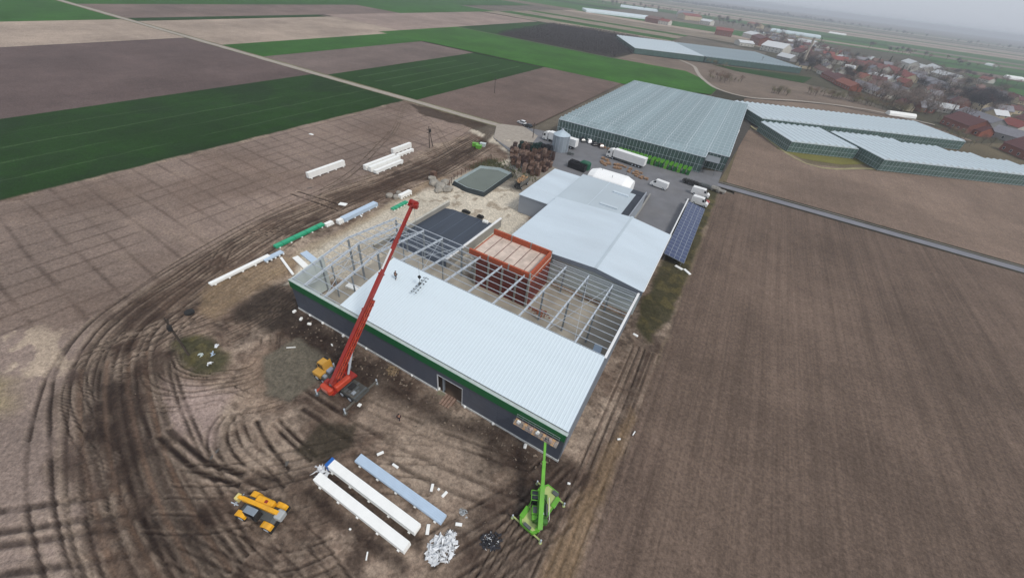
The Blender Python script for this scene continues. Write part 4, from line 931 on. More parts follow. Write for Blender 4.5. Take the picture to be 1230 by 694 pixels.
# scattered small houses filling the village
VB = [(128,452),(150,400),(176,372),(214,385),(262,470),(300,560),(290,640),(232,720),(170,860),(80,1100),(20,1050),(60,830),(112,640),(96,540)]
r = random.Random(21); placed = []; cnt = 0; tries = 0
while cnt < 85 and tries < 4000:
    tries += 1; x, y = r.uniform(20,320), r.uniform(370,1100)
    if not inpoly(x,y,VB): continue
    if any((Vector((x,y,0))-Vector((q.x,q.y,0))).length < 15 for q in placed) or any((Vector((x,y,0))-c).length < L_+8 for c, L_ in HC): continue
    placed.append(Vector((x,y,0))); cnt += 1; rf = r.choice(['red','dkred','brown','grey','dark','brown','grey','white','dkred'])
    house((x,y), r.uniform(9,16), r.uniform(7,9), r.choice([3.2,3.2,5.6]), V(r.choice([14,28,104,118])+r.uniform(-6,6)), rf, r.choice(['white','cream','grey','brick']), f'small {RC[rf]} roofed house among the bare trees of the village', f'{RC[rf]} roofed village houses', wins=2)
# village trees
tcount = 0; tries = 0
while tcount < 270 and tries < 9000:
    tries += 1; x, y = r.uniform(10,330), r.uniform(330,1120)
    if not inpoly(x,y,VB) or any((Vector((x,y,0))-q).length < 7 for q in placed) or any((Vector((x,y,0))-c).length < L_*.45 for c, L_ in HC): continue
    k = r.choice([0,0,1,1,2,2,3,4,5]); tcount += 1
    tree((x,y), k, r.uniform(.8,1.35), ['grey bare tree standing between the village houses','brown bare tree standing between the village houses','tall grey bare tree standing between the village houses','olive bush growing between the village houses','dark conifer standing between the village houses','dark dense thicket tree between the village houses'][k], ['grey bare village trees','brown bare village trees','tall bare village trees','village bushes','village conifers','dark village trees'][k])
# hedge / scrub belt in front of the village and along the path
def belt(P, n, spread, kinds, sc, label, group):
    P = resample(px2w(P), 3.0)
    for k in range(n):
        p = P[int(r.random()*(len(P)-1))]; tree((p[0]+r.gauss(0,spread), p[1]+r.gauss(0,spread)), r.choice(kinds), r.uniform(*sc), label, group)
belt([(975,113),(1010,119),(1050,128),(1080,134),(1100,138)], 70, 4.5, [3,1,3], (.5,.95), 'scrubby olive-brown bush in thick hedge in front of the village', 'bushes of the village hedge')
belt([(1050,118),(1080,124),(1105,134),(1130,142)], 46, 7, [0,2,1], (.7,1.2), 'bare tree in the belt between village and whitewashed greenhouses', 'trees of the belt by the greenhouses')
belt([(1150,130),(1165,125),(1180,133),(1172,120)], 42, 7, [5], (.9,1.4), 'dark dense tree in the thicket at right of village', 'trees of the dark thicket')
belt([(845,73),(858,78),(868,82)], 14, 3, [3], (.4,.8), 'small scrub bush beside the curving field path', 'scrub bushes by the field path')
belt([(850,92),(868,98),(888,98)], 22, 5, [3,1], (.4,.8), 'reddish-brown scrub bush on the rough plot behind glass greenhouse', 'bushes on the rough plot')
belt([(930,112),(950,116)], 12, 3, [3], (.5,.9), 'dark scrub bush at the edge of the brown strip', 'bushes by the brown strip')
belt([(1155,165),(1185,172),(1130,160),(1170,178)], 18, 4, [3,1], (.4,.8), 'garden bush behind the dark red barn', 'garden bushes by the barn')
belt([(965,85),(972,76),(985,80)], 26, 7, [0,2,5], (.9,1.3), 'bare tree clustered at the foot of the tall chimney', 'trees round the chimney')
def farbelt(P, n, spread, kinds, sc, label, group):
    belt(P, n, spread, kinds, sc, label, group)
farbelt([(700,3),(760,10),(820,17),(870,28),(920,40)], 60, 40, [0,5,5,1], (1.0,1.7), 'hazy tree in the far belt left of distant village', 'far hazy trees left')
farbelt([(850,8),(930,17),(1010,30),(1080,42),(1150,52),(1230,62)], 90, 70, [5,5,0], (1.2,2.2), 'very hazy tree on the far treeline below the sky', 'far treeline')
farbelt([(1040,55),(1130,75),(1190,85),(1230,92)], 26, 22, [5,1], (.8,1.4), 'lone dark tree on the green plain behind the village', 'trees on the green plain')
farbelt([(1140,88),(1200,100),(1225,105)], 18, 8, [5,1], (.7,1.2), 'dark tree by the far small field at right', 'trees by the far small field')
woods = MB(); r2 = random.Random(5)
for k in range(5200):
    t = r2.random(); px_ = 760+t*640; base_y = -2+(px_-830)*.127+r2.choice([2.5,3.2,5,7])+r2.gauss(0,.35)
    p = at(px_, max(base_y, -10+(px_-830)*.127+8)); 
    if p.y < 0 or p.length > 3900: continue
    s = r2.uniform(8,17); x_, y_ = p.x+r2.uniform(-25,25), p.y+r2.uniform(-30,30); a = r2.uniform(0,6)
    for j in range(5):
        b_ = a+j*1.26; woods.add([(x_+s*.5*math.cos(b_),y_+s*.5*math.sin(b_),0),(x_+s*.55*math.cos(b_+1.1),y_+s*.55*math.sin(b_+1.1),s*.3),(x_+s*.2*math.cos(b_+.5),y_+s*.2*math.sin(b_+.5),s*r2.uniform(.7,1))],[(0,1,2)])
tag(woods.build('distant_woods', mat('far_woods', rgb(80,82,78), .95, var=.2, scale=.02)), 'hazy far-off woods along the horizon', 'woods', kind='stuff')
# chimney + masts
p = at(962,79); ch = thing('brick_chimney', 'tall slender pale chimney rising among the village trees', 'chimney', (p.x,p.y,0))
MB().cone((0,0,0),(0,0,27),1.6,1.0,14).build('stack', mat('chimney_brick', rgb(176,164,150), .85, var=.1, scale=.5), ch); MB().cone((0,0,27),(0,0,27.8),1.25,1.25,14).build('rim', CW, ch)

def pole(q, ht, label, aframe=False, rz=0, name='utility_pole'):
    p = at(*q); g = thing(name, label, 'utility pole', (p.x,p.y,0), rz); PW = mat('pole_wood', rgb(64,54,46), .9, var=.2, scale=2)
    MB().cone((0,0,-.3),(0,0,ht),.17,.12,8).build('post', PW, g)
    if aframe: MB().cone((1.9,0.6,-.3),(.12,0,ht*.92),.16,.12,8).build('strut', PW, g)
    c = MB().box(-.9,-.07,ht-.9,.9,.07,ht-.75).build('crossarm', PW, g)
    if aframe: MB().box(-.9,-.07,ht-1.9,.9,.07,ht-1.75).build('crossarm', PW, g); MB().cbox((.5,0,ht-1.4),(.6,.5,.8),0,0,.05).build('transformer', DARK, g)
    for x in (-.8,0,.8): MB().cone((x,0,ht-.75 if x else ht),(x,0,ht-.5 if x else ht+.25),.06,.05,6).build('insulator', DARK, c)
    return g
pole((222,419), 6.6, 'dark wooden utility pole with strut standing on the grassy island in the mud', True, -.5)
pole((516,178), 7.4, 'dark wooden utility pole with strut by the tracks at far end of harrowed field', True, 1.3)
pole((594,112), 7.5, 'thin distant pole standing in the brown field left of greenhouse')
pole((670,45), 9, 'thin pale pole standing at the edge of dark orchard'); pole((912,80), 9, 'thin pole beside the long blue-grey greenhouse')
pole((640,166), 6, 'thin lamp post standing in front of the white lorry'); pole((783,222), 6, 'thin pole') if 0 else None

# ------------------------------------------------------------------ vehicles
wh_me = MB().cone((0,-.14,0),(0,.14,0),.36,.36,14).mesh('wheel', DARK); hub_me = MB().cone((0,-.15,0),(0,.15,0),.2,.2,10).mesh('rim', STEEL)
def wheel(par, x, y, r_, wscale=1.0):
    w_ = obj('wheel', wh_me, par, (x,y,r_), 0, (r_/.36, wscale, r_/.36)); obj('rim', hub_me, w_); return w_
def car(p, ang, paint, label, group=None, est=False):
    g = thing('parked_car', label, 'car', (p[0],p[1],p[2] if len(p) > 2 else .13), ang, group); PM = mat('paint_'+'_'.join(str(c) for c in paint), rgb(*paint), .28, .1, var=.03)
    b = [(-2.1,.3),(-2.15,.62),(-2.0,.86),(-1.75,.93),(1.0,.93),(1.75,.84),(2.1,.66),(2.15,.35),(2.0,.25),(-2.0,.25)]
    MB().side(b,-.87,.87,[.04,.02,.05,.06,.06,.08,.1,.06,.04,.04]).build('body', PM, g)
    c = [(-1.85,.92),(-1.5,1.38),(-.9,1.46),(.2,1.42),(1.0,.92)] if not est else [(-2.0,.92),(-1.85,1.44),(-.9,1.5),(.2,1.45),(1.0,.92)]
    MB().side(c,-.8,.8,[.02,.18,.2,.18,.02]).build('windows', GLASSD, g)
    MB().side([(c[1][0]-.02,c[1][1]-.02),(c[1][0]+.04,c[1][1]+.05),(-.9,c[2][1]+.045),(.2,c[3][1]+.045),(.25,c[3][1]-.03)],-.64,.64).build('roof', PM, g)
    for x in (-1.3,1.3):
        for y in (-.8,.8): wheel(g,x,y,.32,.7)
    for y in (-.6,.6): MB().cbox((2.08,y,.62),(.12,.3,.14)).build('headlight', WHITE, g)
    return g
def van(p, ang, label, L=5.9):
    g = thing('delivery_van', label, 'van', (p[0],p[1],.13), ang); h = L/2
    b = [(-h,.35),(-h,2.2),(-h+.15,2.45),(h-2.0,2.5),(h-1.6,2.4),(h-.9,1.45),(h-.2,1.15),(h,.85),(h,.4),(h-.2,.3),(-h+.1,.3)]
    MB().side(b,-1.0,1.0,[.02,.08,.14,.16,.16,.12,.14,.12,.05,.02,.02]).build('body', WHITE, g)
    MB().side([(h-1.58,2.33),(h-.93,1.5),(h-.86,1.5),(h-1.5,2.38)],-.78,.78).build('windscreen', GLASSD, g)
    for s in (-1,1): MB().add([(h-1.9,s*.93,1.5),(h-1.05,s*.93,1.45),(h-1.5,s*.87,2.15),(h-1.95,s*.87,2.2)],[(0,1,2,3) if s<0 else (3,2,1,0)]).build('side_window', GLASSD, g)
    MB().box(-h-.04,-.9,.4,-h-.005,.9,.6).build('bumper', DARK, g); MB().box(-h,-1.0,.28,h-.3,1.0,.34).build('sill', DARK, g)
    for x in (-h+1.1,h-.95):
        for y in (-.9,.9): wheel(g,x,y,.36,.8)
    for y in (-.7,.7): MB().cbox((h-.05,y,.85),(.1,.3,.2)).build('headlight', STEEL, g)
    return g
def lorry(p, ang, label):
    g = thing('semi_truck', label, 'truck', (p[0],p[1],.13), ang)
    MB().cbox((-2.6,0,2.5),(12.6,2.5,2.75),0,0,.05).build('trailer_box', mat('trailer_white', rgb(238,238,236), .4, var=.03, dirt=.05), g)
    MB().box(-8.6,-1.1,.95,3.4,1.1,1.12).build('trailer_chassis', DARK, g); MB().box(-4.5,-1.2,.45,.5,-1.1,.95).build('side_guard', MACHG, g); MB().box(-4.5,1.1,.45,.5,1.2,.95).build('side_guard', MACHG, g)
    c = [(4.2,.7),(4.2,3.4),(4.6,3.7),(5.9,3.2),(6.2,2.4),(6.35,1.2),(6.35,.5),(4.4,.5)]
    cb = MB().side(c,-1.22,1.22,[.05,.08,.15,.12,.05,.02,.02,.02]).build('cab', WHITE, g)
    MB().side([(6.0,3.05),(6.24,2.35),(6.3,2.0),(6.36,2.0),(6.3,2.4),(6.05,3.05)],-1.05,1.05).build('windscreen', GLASSD, g)
    for s in (-1,1): MB().add([(5.1,s*1.235,1.9),(6.0,s*1.235,1.85),(5.85,s*1.2,2.7),(5.1,s*1.2,2.75)],[(0,1,2,3) if s<0 else (3,2,1,0)]).build('side_window', GLASSD, g); MB().cbox((6.3,s*1.4,2.3),(.12,.2,.6)).build('mirror', DARK, g)
    MB().box(3.2,-1.0,.6,6.2,1.0,.8).build('tractor_chassis', DARK, g); MB().box(6.36,-1.15,.45,6.45,1.15,.85).build('bumper', MACHG, g)
    for x in (-7.2,-5.9,-4.6,3.6,5.5):
        for y in (-1.05,1.05): wheel(g,x,y,.5,1.2)
    return g
lorry((-2.2,119.6), PI-.12, 'white articulated lorry with trailer partly hidden behind the steel silo')
lorry((25.2,120.2), PI-.12, 'white articulated lorry parked between greenhouse front and the white tent')
van((42.6,105.8), PI-.15, 'white panel van standing alone in the asphalt yard right of white tent')
p = at(840,235); van((p.x,p.y), -.05, 'white panel van parked at the end of the solar array')
p = at(839,246); van((p.x,p.y), -.1, 'low white van with dark rear window directly at top of the solar panels', 5.2)
for q, an, c, lb, es in [((626.5,149),2.9,(236,236,236),'white estate car at the end of farm track',True),((634,153),2.9,(30,32,34),'black car next to the white estate at track end',False),
   ((699,170),2.2,(40,44,50),'dark car first in the row right of silo',False),((707,171.5),2.2,(236,236,238),'white car in the row in front of the greenhouse',False),((713,174.5),2.2,(44,42,44),'dark car third in the row in front of greenhouse',True),
   ((721,177),2.2,(120,104,98),'brownish car in the row behind the second lorry cab',False),((843,243),-.1,(168,52,44),'red car squeezed between two white vans',False)]:
    p = at(*q); car((p.x,p.y), an, c, lb, 'cars parked in the yard', es)
for k, q in enumerate([(884,160),(882,164),(879,171),(875.5,176)]):
    p = at(*q); simple('water_tank', ['white plastic tank farthest along greenhouse side','white plastic tank second along greenhouse side','small white plastic tank third along the greenhouse side','white round tank nearest the yard at greenhouse side'][k], 'tank', MB().cbox((0,0,.9),(2.6,1.9,1.8),.1,0,.3).cone((0,0,1.8),(0,0,2.0),.3,.3,8), FOAM, (p.x,p.y,0), 1.3)
# trailers/clutter near van at (835,222)
for k, (q, d, m_) in enumerate([((829,222),(6,2.2,1.0),DARK),((846,226),(4,2,.8),MACHG),((858,229),(3,2,.8),CONC),((866,232),(2.5,2,.5),CONC)]):
    p = at(*q); b = MB().cbox((0,0,d[2]/2+.5),(d[0],d[1],d[2]*.4),0,0,.05)
    for xx in (-d[0]*.3,d[0]*.3):
        for yy in (-d[1]*.4,d[1]*.4): b.cone((xx,yy-.1,.35),(xx,yy+.1,.35),.35,.35,10)
    for j in range(5): b.cbox((-d[0]*.35+j*d[0]*.17,0,d[2]*.9+.4),(d[0]*.1,d[1]*.8,.3),.1*j)
    simple('farm_trailer', ['dark flatbed trailer at the road entrance','grey flat trailer loaded with pipes by the road entrance','small pale trailer loaded with slabs by the verge','pale slab trailer nearest the road corner'][k], 'trailer', b, m_, (p.x,p.y,.12), -.1)

# ------------------------------------------------------------------ solar array
sol = thing('solar_array', 'long tilted array of dark blue solar panels beside the old hall', 'solar panels', (0,0,0))
PV = mat('solar_cell', rgb(44,58,96), .18, var=.15, scale=.6, spec=.8); PVF = mat('panel_frame', rgb(182,190,200), .4, .3)
pvm = MB().box(.03,.03,0,1.27,1.83,.03).mesh('solar_panel', PV); pvf = MB().box(0,0,-.02,1.3,.03,.05).box(0,1.83,-.02,1.3,1.86,.05).box(0,.031,-.02,.03,1.829,.05).box(1.27,.031,-.02,1.3,1.829,.05).mesh('panel_frame', PVF)
tilt = -math.radians(9)
for i in range(4):
    for j in range(19):
        q = obj('solar_panel', pvm, sol, (53.75+i*1.32*math.cos(tilt), 60.8+j*1.88, 2.2+i*1.32*math.sin(-tilt)*-1)); q.rotation_euler = (0,-tilt,0); obj('panel_frame', pvf, q)
for j in range(8):
    MB().bar((54.2,61.5+j*4.9,.0),(54.2,61.5+j*4.9,2.0),.1).build('support_post', STEELD, sol); MB().bar((58.4,61.5+j*4.9,.0),(58.4,61.5+j*4.9,1.3),.1).build('support_post', STEELD, sol)
for xx_, zz_ in ((54.2,2.0),(58.4,1.33)): MB().bar((xx_,60.9,zz_),(xx_,96.4,zz_),.1).build('support_rail', STEEL, sol)
simple('white_wall', 'thin white-topped wall between solar panels and yard', 'wall', MB().box(53.1,62.9,0,53.35,98.5,2.1).box(53.05,62.8,2.1,53.4,98.6,2.22), WHITE)

# ------------------------------------------------------------------ reservoir
pp = px2w([(545,222),(577,203.5),(600,206),(614,212),(581,235.5),(560,230)])
cx_, cy_ = sum(a for a, b in pp)/len(pp), sum(b for a, b in pp)/len(pp)
rs = thing('reservoir', 'lined rainwater reservoir with greenish water and pale liner edge', 'reservoir')
def ringwall(P, s0, s1, z0, z1, m, nm):
    A_ = [(cx_+(a-cx_)*s0, cy_+(b-cy_)*s0) for a, b in P]; B_ = [(cx_+(a-cx_)*s1, cy_+(b-cy_)*s1) for a, b in P]; n = len(P)
    mb = MB().add([(a,b,z0) for a,b in A_]+[(a,b,z1) for a,b in B_], [(k,(k+1)%n,n+(k+1)%n,n+k) for k in range(n)]+[((k+1)%n,k,n+k,n+(k+1)%n) for k in range(0)]); return mb.build(nm, m, rs)
LINER = mat('liner', rgb(136,148,148), .5, var=.12, scale=.8, dirt=.2); LD = mat('liner_dark', rgb(42,50,52), .6, var=.2)
ringwall(pp,1.06,1.0,0,1.3,LD,'embankment'); ringwall(pp,1.0,.98,1.3,1.33,LINER,'rim'); ringwall(pp,.98,.82,1.33,.5,LINER,'liner')
wp = [(cx_+(a-cx_)*.88, cy_+(b-cy_)*.88) for a, b in pp]; flatmesh('water', wp, .83, mat('pond_water', rgb(92,100,88), .12, var=.12, scale=.15, spec=.6), None, rs)
# post-and-rail fence along the track side
fence = thing('post_fence', 'old wooden post fence between reservoir and the dark haul track', 'fence')
fp = resample(px2w([(538,228),(548,214),(578,197),(590,193)]), 2.2)
for k, q in enumerate(fp): MB().bar((q[0],q[1],-.1),(q[0],q[1],1.9),.14).build('fence_post', WOOD, fence)
for k in range(len(fp)-1):
    for z in (.8,1.5): MB().bar((fp[k][0],fp[k][1],z),(fp[k+1][0],fp[k+1][1],z),.05,.1).build('fence_rail', WOOD, fence)
# low planks/timber lying by fence
for k, q in enumerate([(548,216),(553,213),(560,210)]):
    p = at(*q); simple('plank_pile', f"{['left','middle','right'][k]} small pile of brown planks between the fence and reservoir", 'planks', planks(4,2.4,.2).cbox((1.2,.4,.12),(2.0,.2,.08),.3), WOODL, (p.x,p.y,.05), .4+k*.2)
# boulders / bags
for k, (q, s) in enumerate([((468,236),1.1),((476,238),1.0),((479,233),.9),((484,237),.8),((522,222),1.6),((529,226),1.7),((535,221),1.5),((527,230),1.4),((538,229),1.6),((519,216),1.3)]):
    p = at(*q); b = bmesh.new(); bmesh.ops.create_icosphere(b, subdivisions=2, radius=1)
    rr = random.Random(k)
    for v in b.verts: v.co *= rr.uniform(.82,1.12); v.co.z *= .7
    me_ = bpy.data.meshes.new('boulder'); b.to_mesh(me_); b.free(); me_.materials.append(mat('pale_stone', rgb(150,144,134), .9, var=.25, scale=1.2))
    o_ = obj('boulder', me_, None, (p.x,p.y,.3*s), k, s); tag(o_, 'pale earthy boulder beside the sandy strip behind steel frame' if k < 4 else 'pale boulder heaped at the left end of reservoir', 'boulder', 'boulders on the sandy strip' if k < 4 else 'boulders by the reservoir')
p = at(521,212); simple('barrel_crate', 'upright brown wooden crate beside the boulders at the end of reservoir fence', 'crate', MB().box(-.7,-.7,0,.7,.7,1.6).box(-.75,-.75,.2,.75,.75,.35).box(-.75,-.75,1.2,.75,.75,1.35), WOOD, (p.x,p.y,0))
# grass scrub by reservoir
gr = MB(); r = random.Random(77); G0 = px2w([(585,192),(600,190),(640,208),(652,222),(618,215),(600,205),(578,199)])
for k in range(1500):
    x, y = r.uniform(-16,10), r.uniform(70,98)
    if not inpoly(x,y,G0): continue
    for j in range(4):
        a = r.uniform(0,6.28); l = r.uniform(.3,1.0); gr.add([(x,y,0),(x+.15,y,0),(x+math.cos(a)*.4,y+math.sin(a)*.4,l)],[(0,1,2)])
tag(gr.build('scrub', mat('scrub', rgb(92,96,58), .95, var=.3, scale=.4)), 'tangle of olive scrub and weeds above the reservoir', 'scrub', kind='stuff')

# ------------------------------------------------------------------ crates
def crate_mesh(nm, m, d=(1.15,1.35,.75), gap=.05):
    b = MB(); x, y, z = d[0]/2, d[1]/2, d[2]
    b.box(-x,-y,.1,x,y,.14)
    for k in range(3):
        a, c = .14+k*(z-.14)/3, .14+(k+1)*(z-.14)/3-gap
        b.box(-x,-y,a,x,-y+.03,c); b.box(-x,y-.03,a,x,y,c); b.box(-x,-y+.031,a,-x+.03,y-.031,c); b.box(x-.03,-y+.031,a,x,y-.031,c)
    for xx in (-x+.06,0,x-.06): b.box(xx-.05,-y,0,xx+.05,y,.1)
    return b.mesh(nm, m)
CR = [crate_mesh('wooden_crate', WOOD), crate_mesh('wooden_crate', mat('grey_wood', rgb(140,116,102), .9, var=.25, scale=2)), crate_mesh('wooden_crate', mat('dark_wood', rgb(72,50,44), .9, var=.3, scale=2))]
r = random.Random(4); CPOLY = px2w([(611,186),(622,178),(650,186),(664,192),(661,201),(646,213),(628,209),(617,200)]); CP = []; tries = 0
while len(CP) < 78 and tries < 4000:
    tries += 1; x, y = r.uniform(-12,12), r.uniform(78,110)
    if inpoly(x,y,CPOLY) and all(math.hypot(x-a,y-b) > 1.3 for a, b in CP): CP.append((x,y))
for x, y in CP:
    n = r.choice([1,2,2,3,3,4]); k = r.choice([0,0,1,2,2]); an = r.choice([0,PI/2])+r.uniform(-.25,.25)
    for j in range(n):
        k = 1 if (j == n-1 and r.random() < .4) else k
        o_ = obj('wooden_crate', CR[k], None, (x+r.uniform(-.05,.05),y+r.uniform(-.05,.05),.1+j*.76), an+r.uniform(-.04,.04))
        tag(o_, ['brown wooden fruit crate in the jumbled stacks left of silo','pale weathered fruit crate in the jumbled stacks left of silo','dark wooden fruit crate in the jumbled stacks left of silo'][k], 'crate', ['brown fruit crates','pale fruit crates','dark fruit crates'][k])
NETC = crate_mesh('plastic_crate', mat('dark_teal_plastic', rgb(22,56,50), .6, var=.3, scale=1)); BLC = crate_mesh('plastic_crate', mat('black_plastic', rgb(28,28,34), .6, var=.3, scale=1)); GRC = crate_mesh('plastic_crate', mat('lime_plastic', rgb(110,178,56), .5, var=.15, scale=1), (1.1,1.3,.85)); DGC = crate_mesh('plastic_crate', mat('mid_green_plastic', rgb(38,112,50), .5, var=.2, scale=1), (1.1,1.3,.85))
a, b = at(624,181), at(658,186); n = 0
for i in range(14):
    for j in range(3):
        t = i/13; x = a.x+(b.x-a.x)*t-.3*j; y = a.y+(b.y-a.y)*t+j*1.7; hh = r.choice([2,3,3,4]); c = 0 if i < 9 else 1
        for k in range(hh): tag(obj('plastic_crate', (NETC,BLC)[c], None, (x+r.uniform(-.1,.1),y+r.uniform(-.1,.1),.12+k*.76), r.uniform(-.1,.1)), ['dark teal plastic crate in the long stack behind wooden crates','black plastic crate in the long stack next to silo'][c], 'crate', ['dark teal plastic crates','black plastic crates by the silo'][c])
a, b = Vector((22,127.2,0)), Vector((49,127.2,0))
for i in range(17):
    for j in range(2):
        t = i/16; x = a.x+(b.x-a.x)*t-.1*j; y = a.y-j*1.5
        for k in range(3): tag(obj('plastic_crate', GRC if k == 2 or (i+j) % 3 == 0 else DGC, None, (x+r.uniform(-.08,.08),y+r.uniform(-.08,.08),.12+k*.86), r.uniform(-.05,.05)), 'lime green plastic crate in the row along greenhouse front' if k == 2 or (i+j) % 3 == 0 else 'mid green plastic crate in the row along greenhouse front', 'crate', 'lime crates along the greenhouse' if k == 2 or (i+j) % 3 == 0 else 'mid green crates along the greenhouse')
for q0, q1, c, lb, gp_ in [((684,201),(700,207),BLC,'black plastic crate stacked behind the white annex','black crates behind the annex')]:
    a, b = at(*q0), at(*q1)
    for i in range(9):
        for j in range(2):
            for k in range(3): tag(obj('plastic_crate', c, None, (a.x+(b.x-a.x)*i/8,a.y+(b.y-a.y)*i/8+j*1.7,.12+k*.76), -.1), lb, 'crate', gp_)
p = at(702,203); simple('covered_stack', 'dark green tarpaulin covered stack against the white tent', 'covered stack', MB().cbox((0,0,1.3),(3.6,2.6,2.6),-.1,0,.4), mat('green_tarp', rgb(14,84,58), .6, var=.2), (p.x,p.y,.12))
PC = planks(6,1.2,.12,.03,.06).box(0,0,.03,.1,1.05,.12).box(.55,0,.03,.65,1.05,.12).box(1.1,0,.03,1.2,1.05,.12).cbox((.6,.5,.32),(1.1,.95,.35),0,0,.03).mesh('loaded_pallet', mat('pallet_brown', rgb(142,112,86), .9, var=.35, scale=1.5))
for k in range(34):
    t = r.random(); px_ = 716+t*58; py_ = 192+t*22+r.uniform(-3,4); p = at(px_, py_); tag(obj('loaded_pallet', PC, None, (p.x,p.y,.12), r.uniform(-.4,.4), r.uniform(.9,1.3)), 'pale brown loaded pallet lying between the lorry and the white tent', 'pallet', 'pallets behind the tent')
for k in range(9):
    p = at(722+k*5.6, 179+k*1.9); tag(obj('loaded_pallet', PC, None, (p.x,p.y+1,.12), r.uniform(-.2,.2), 1.2), 'brown pallet against the greenhouse front behind second lorry', 'pallet', 'pallets along the greenhouse front')
for k, q in enumerate([(571,176),(575,178.5),(580,176)]):
    p = at(*q); simple('waste_container', ['lime green container left of three by the apron','lime green container middle of three by the apron','pale grey-green container right of three by the apron'][k], 'container', MB().side([(-.9,0),(-1.1,1.2),(1.1,1.2),(.9,0)],-.7,.7).box(-1.15,-.75,1.2,1.15,.75,1.3), (LIME,LIME,WPALE)[k], (p.x,p.y,0), .3)
ls = thing('log_trailer', 'grey slatted box trailer heaped with orange-brown wood chips', 'trailer', (*at(626,224)[:2],.12), math.atan2((at(636,218)-at(617,231)).y,(at(636,218)-at(617,231)).x))
MB().box(-3,-1.1,.9,3,1.1,1.05).build('chassis', DARK, ls)
for k in range(12): MB().box(-3+k*.5+.02,-1.15,1.06,-3+k*.5+.44,-1.08,2.4).build('side_slat', mat('grey_slat', rgb(120,118,112), .8, var=.2), ls); MB().box(-3+k*.5+.02,1.08,1.06,-3+k*.5+.44,1.15,2.4).build('side_slat', MATS['grey_slat'], ls)
for x in (-2,2):
    for y in (-1,1): wheel(ls,x,y,.45,1)
b = MB(); 
for k in range(90): b.cbox((r.uniform(-2.8,2.8),r.uniform(-1,1),2.2+r.uniform(0,.35)),(r.uniform(.2,.6),.12,.12),r.uniform(0,3))
b.build('wood_load', WOODL, ls)

# ------------------------------------------------------------------ panel stacks
def panel_stack(x0, y0, L, Wd, n, th, label, m, ang=0, group='packs of building panels', cap=None, blocks=True, z0=.3, rib=False):
    g = thing('panel_stack', label, 'panel stack', (x0,y0,0), ang, group)
    pm = ribbed_flat(L, Wd, th, rib).mesh('panel', m)
    for k in range(n): obj('panel', pm, g, (rnd.uniform(-.04,.04),rnd.uniform(-.02,.02),z0+k*(th+.012)))
    if blocks:
        bm_ = MB().box(-.16,0,0,.16,Wd+.24,z0).mesh('foam_block', FOAM)
        for k in range(5): obj('foam_block', bm_, g, (L*(.06+.22*k),-.12,0))
    H_ = z0+n*(th+.012)+(.03 if rib else 0)
    if m is TEALF:
        sm_ = MB().box(-.03,-.02,z0-.01,.03,-.008,H_+.012).box(-.03,Wd+.008,z0-.01,.03,Wd+.02,H_+.012).box(-.03,-.02,H_+.004,.03,Wd+.02,H_+.012).mesh('strap', DARK if m is not FOAM else mat('strap_blue', rgb(96,120,150), .5))
        for k in range(4): obj('strap', sm_, g, (L*(.14+.24*k),0,0))
    if cap: MB().box(-.12,-.05,z0,.35,Wd+.05,z0+n*(th+.012)+.03).build('end_wrap', cap, g)
    return g
def ribbed_flat(L, Wd, th, rib):
    m = MB().box(0,0,0,L,Wd,th)
    if rib:
        for k in range(5): y = Wd*(k+.5)/5; m.box(0,y-.05,th,L,y+.05,th+.06)
    return m
PS = 'packs of panels lying in front of the hall'
panel_stack(28.2,-19.45,14.5,1.1,9,.11,'long white panel pack lowest in the picture, parallel to the hall wall', FOAM, 0, PS)
panel_stack(28.0,-17.45,14.5,1.1,9,.11,'long white panel pack with blue wrapped left end, in the middle of three', FOAM, 0, PS, BLUE)
panel_stack(30.3,-15.0,14.0,1.15,5,.1,'long pale blue ribbed sheet pack nearest the hall of three', BLUEP, 0, PS, None, True, .3, True)
bx = MB(); r = random.Random(3)
def crumple(n, spread, ht, seed, sz=(.3,.9)):
    r = random.Random(seed); b = MB()
    for k in range(n):
        a = r.uniform(0,6.28); d = spread*math.sqrt(r.random()); p = Vector((math.cos(a)*d, math.sin(a)*d*.8, ht*max(0,1-d/spread)*r.uniform(.4,1)+.05)); s = r.uniform(*sz)
        u = Vector((r.gauss(0,1),r.gauss(0,1),r.gauss(0,.5))).normalized()*s; v_ = Vector((r.gauss(0,1),r.gauss(0,1),r.gauss(0,.6))).normalized()*s*r.uniform(.25,.7); w_ = u.cross(v_).normalized()*.06*s
        ps = [p-u*.5-v_*.5, p+u*.5-v_*.5+w_*3, p+u*.5+v_*.5, p-u*.5+v_*.5+w_*3]; ps = [Vector((q.x,q.y,max(.03,q.z))) for q in ps]
        b.add(ps+[q+Vector((0,0,.04)) for q in ps], [(3,2,1,0),(4,5,6,7),(0,1,5,4),(1,2,6,5),(2,3,7,6),(3,0,4,7)])
    return b
PLAS = mat('crumpled_plastic', rgb(226,228,230), .35, var=.1, scale=2)
p = at(386,567); simple('plastic_film', 'crumpled translucent film at the left end of the white packs', 'plastic film', crumple(26,.9,.3,5), PLAS, (p.x,p.y,0))
p = at(530,660); simple('scrap_pile', 'big heap of crumpled white plastic and foam scraps right of panel packs', 'scrap pile', crumple(190,1.75,.8,8), PLAS, (p.x,p.y,0), 1.0)
p = at(542,642); simple('scrap_pile', 'small tail of white scraps at the top of the big heap', 'scrap pile', crumple(22,.5,.2,18), PLAS, (p.x,p.y,0), 1.0)
p = at(556,616); simple('scrap_pile', 'small coil of grey film pieces between the packs and dark ash heap', 'scrap pile', crumple(34,.6,.15,9,(.2,.5)), mat('grey_film', rgb(170,174,176), .4), (p.x,p.y,0))
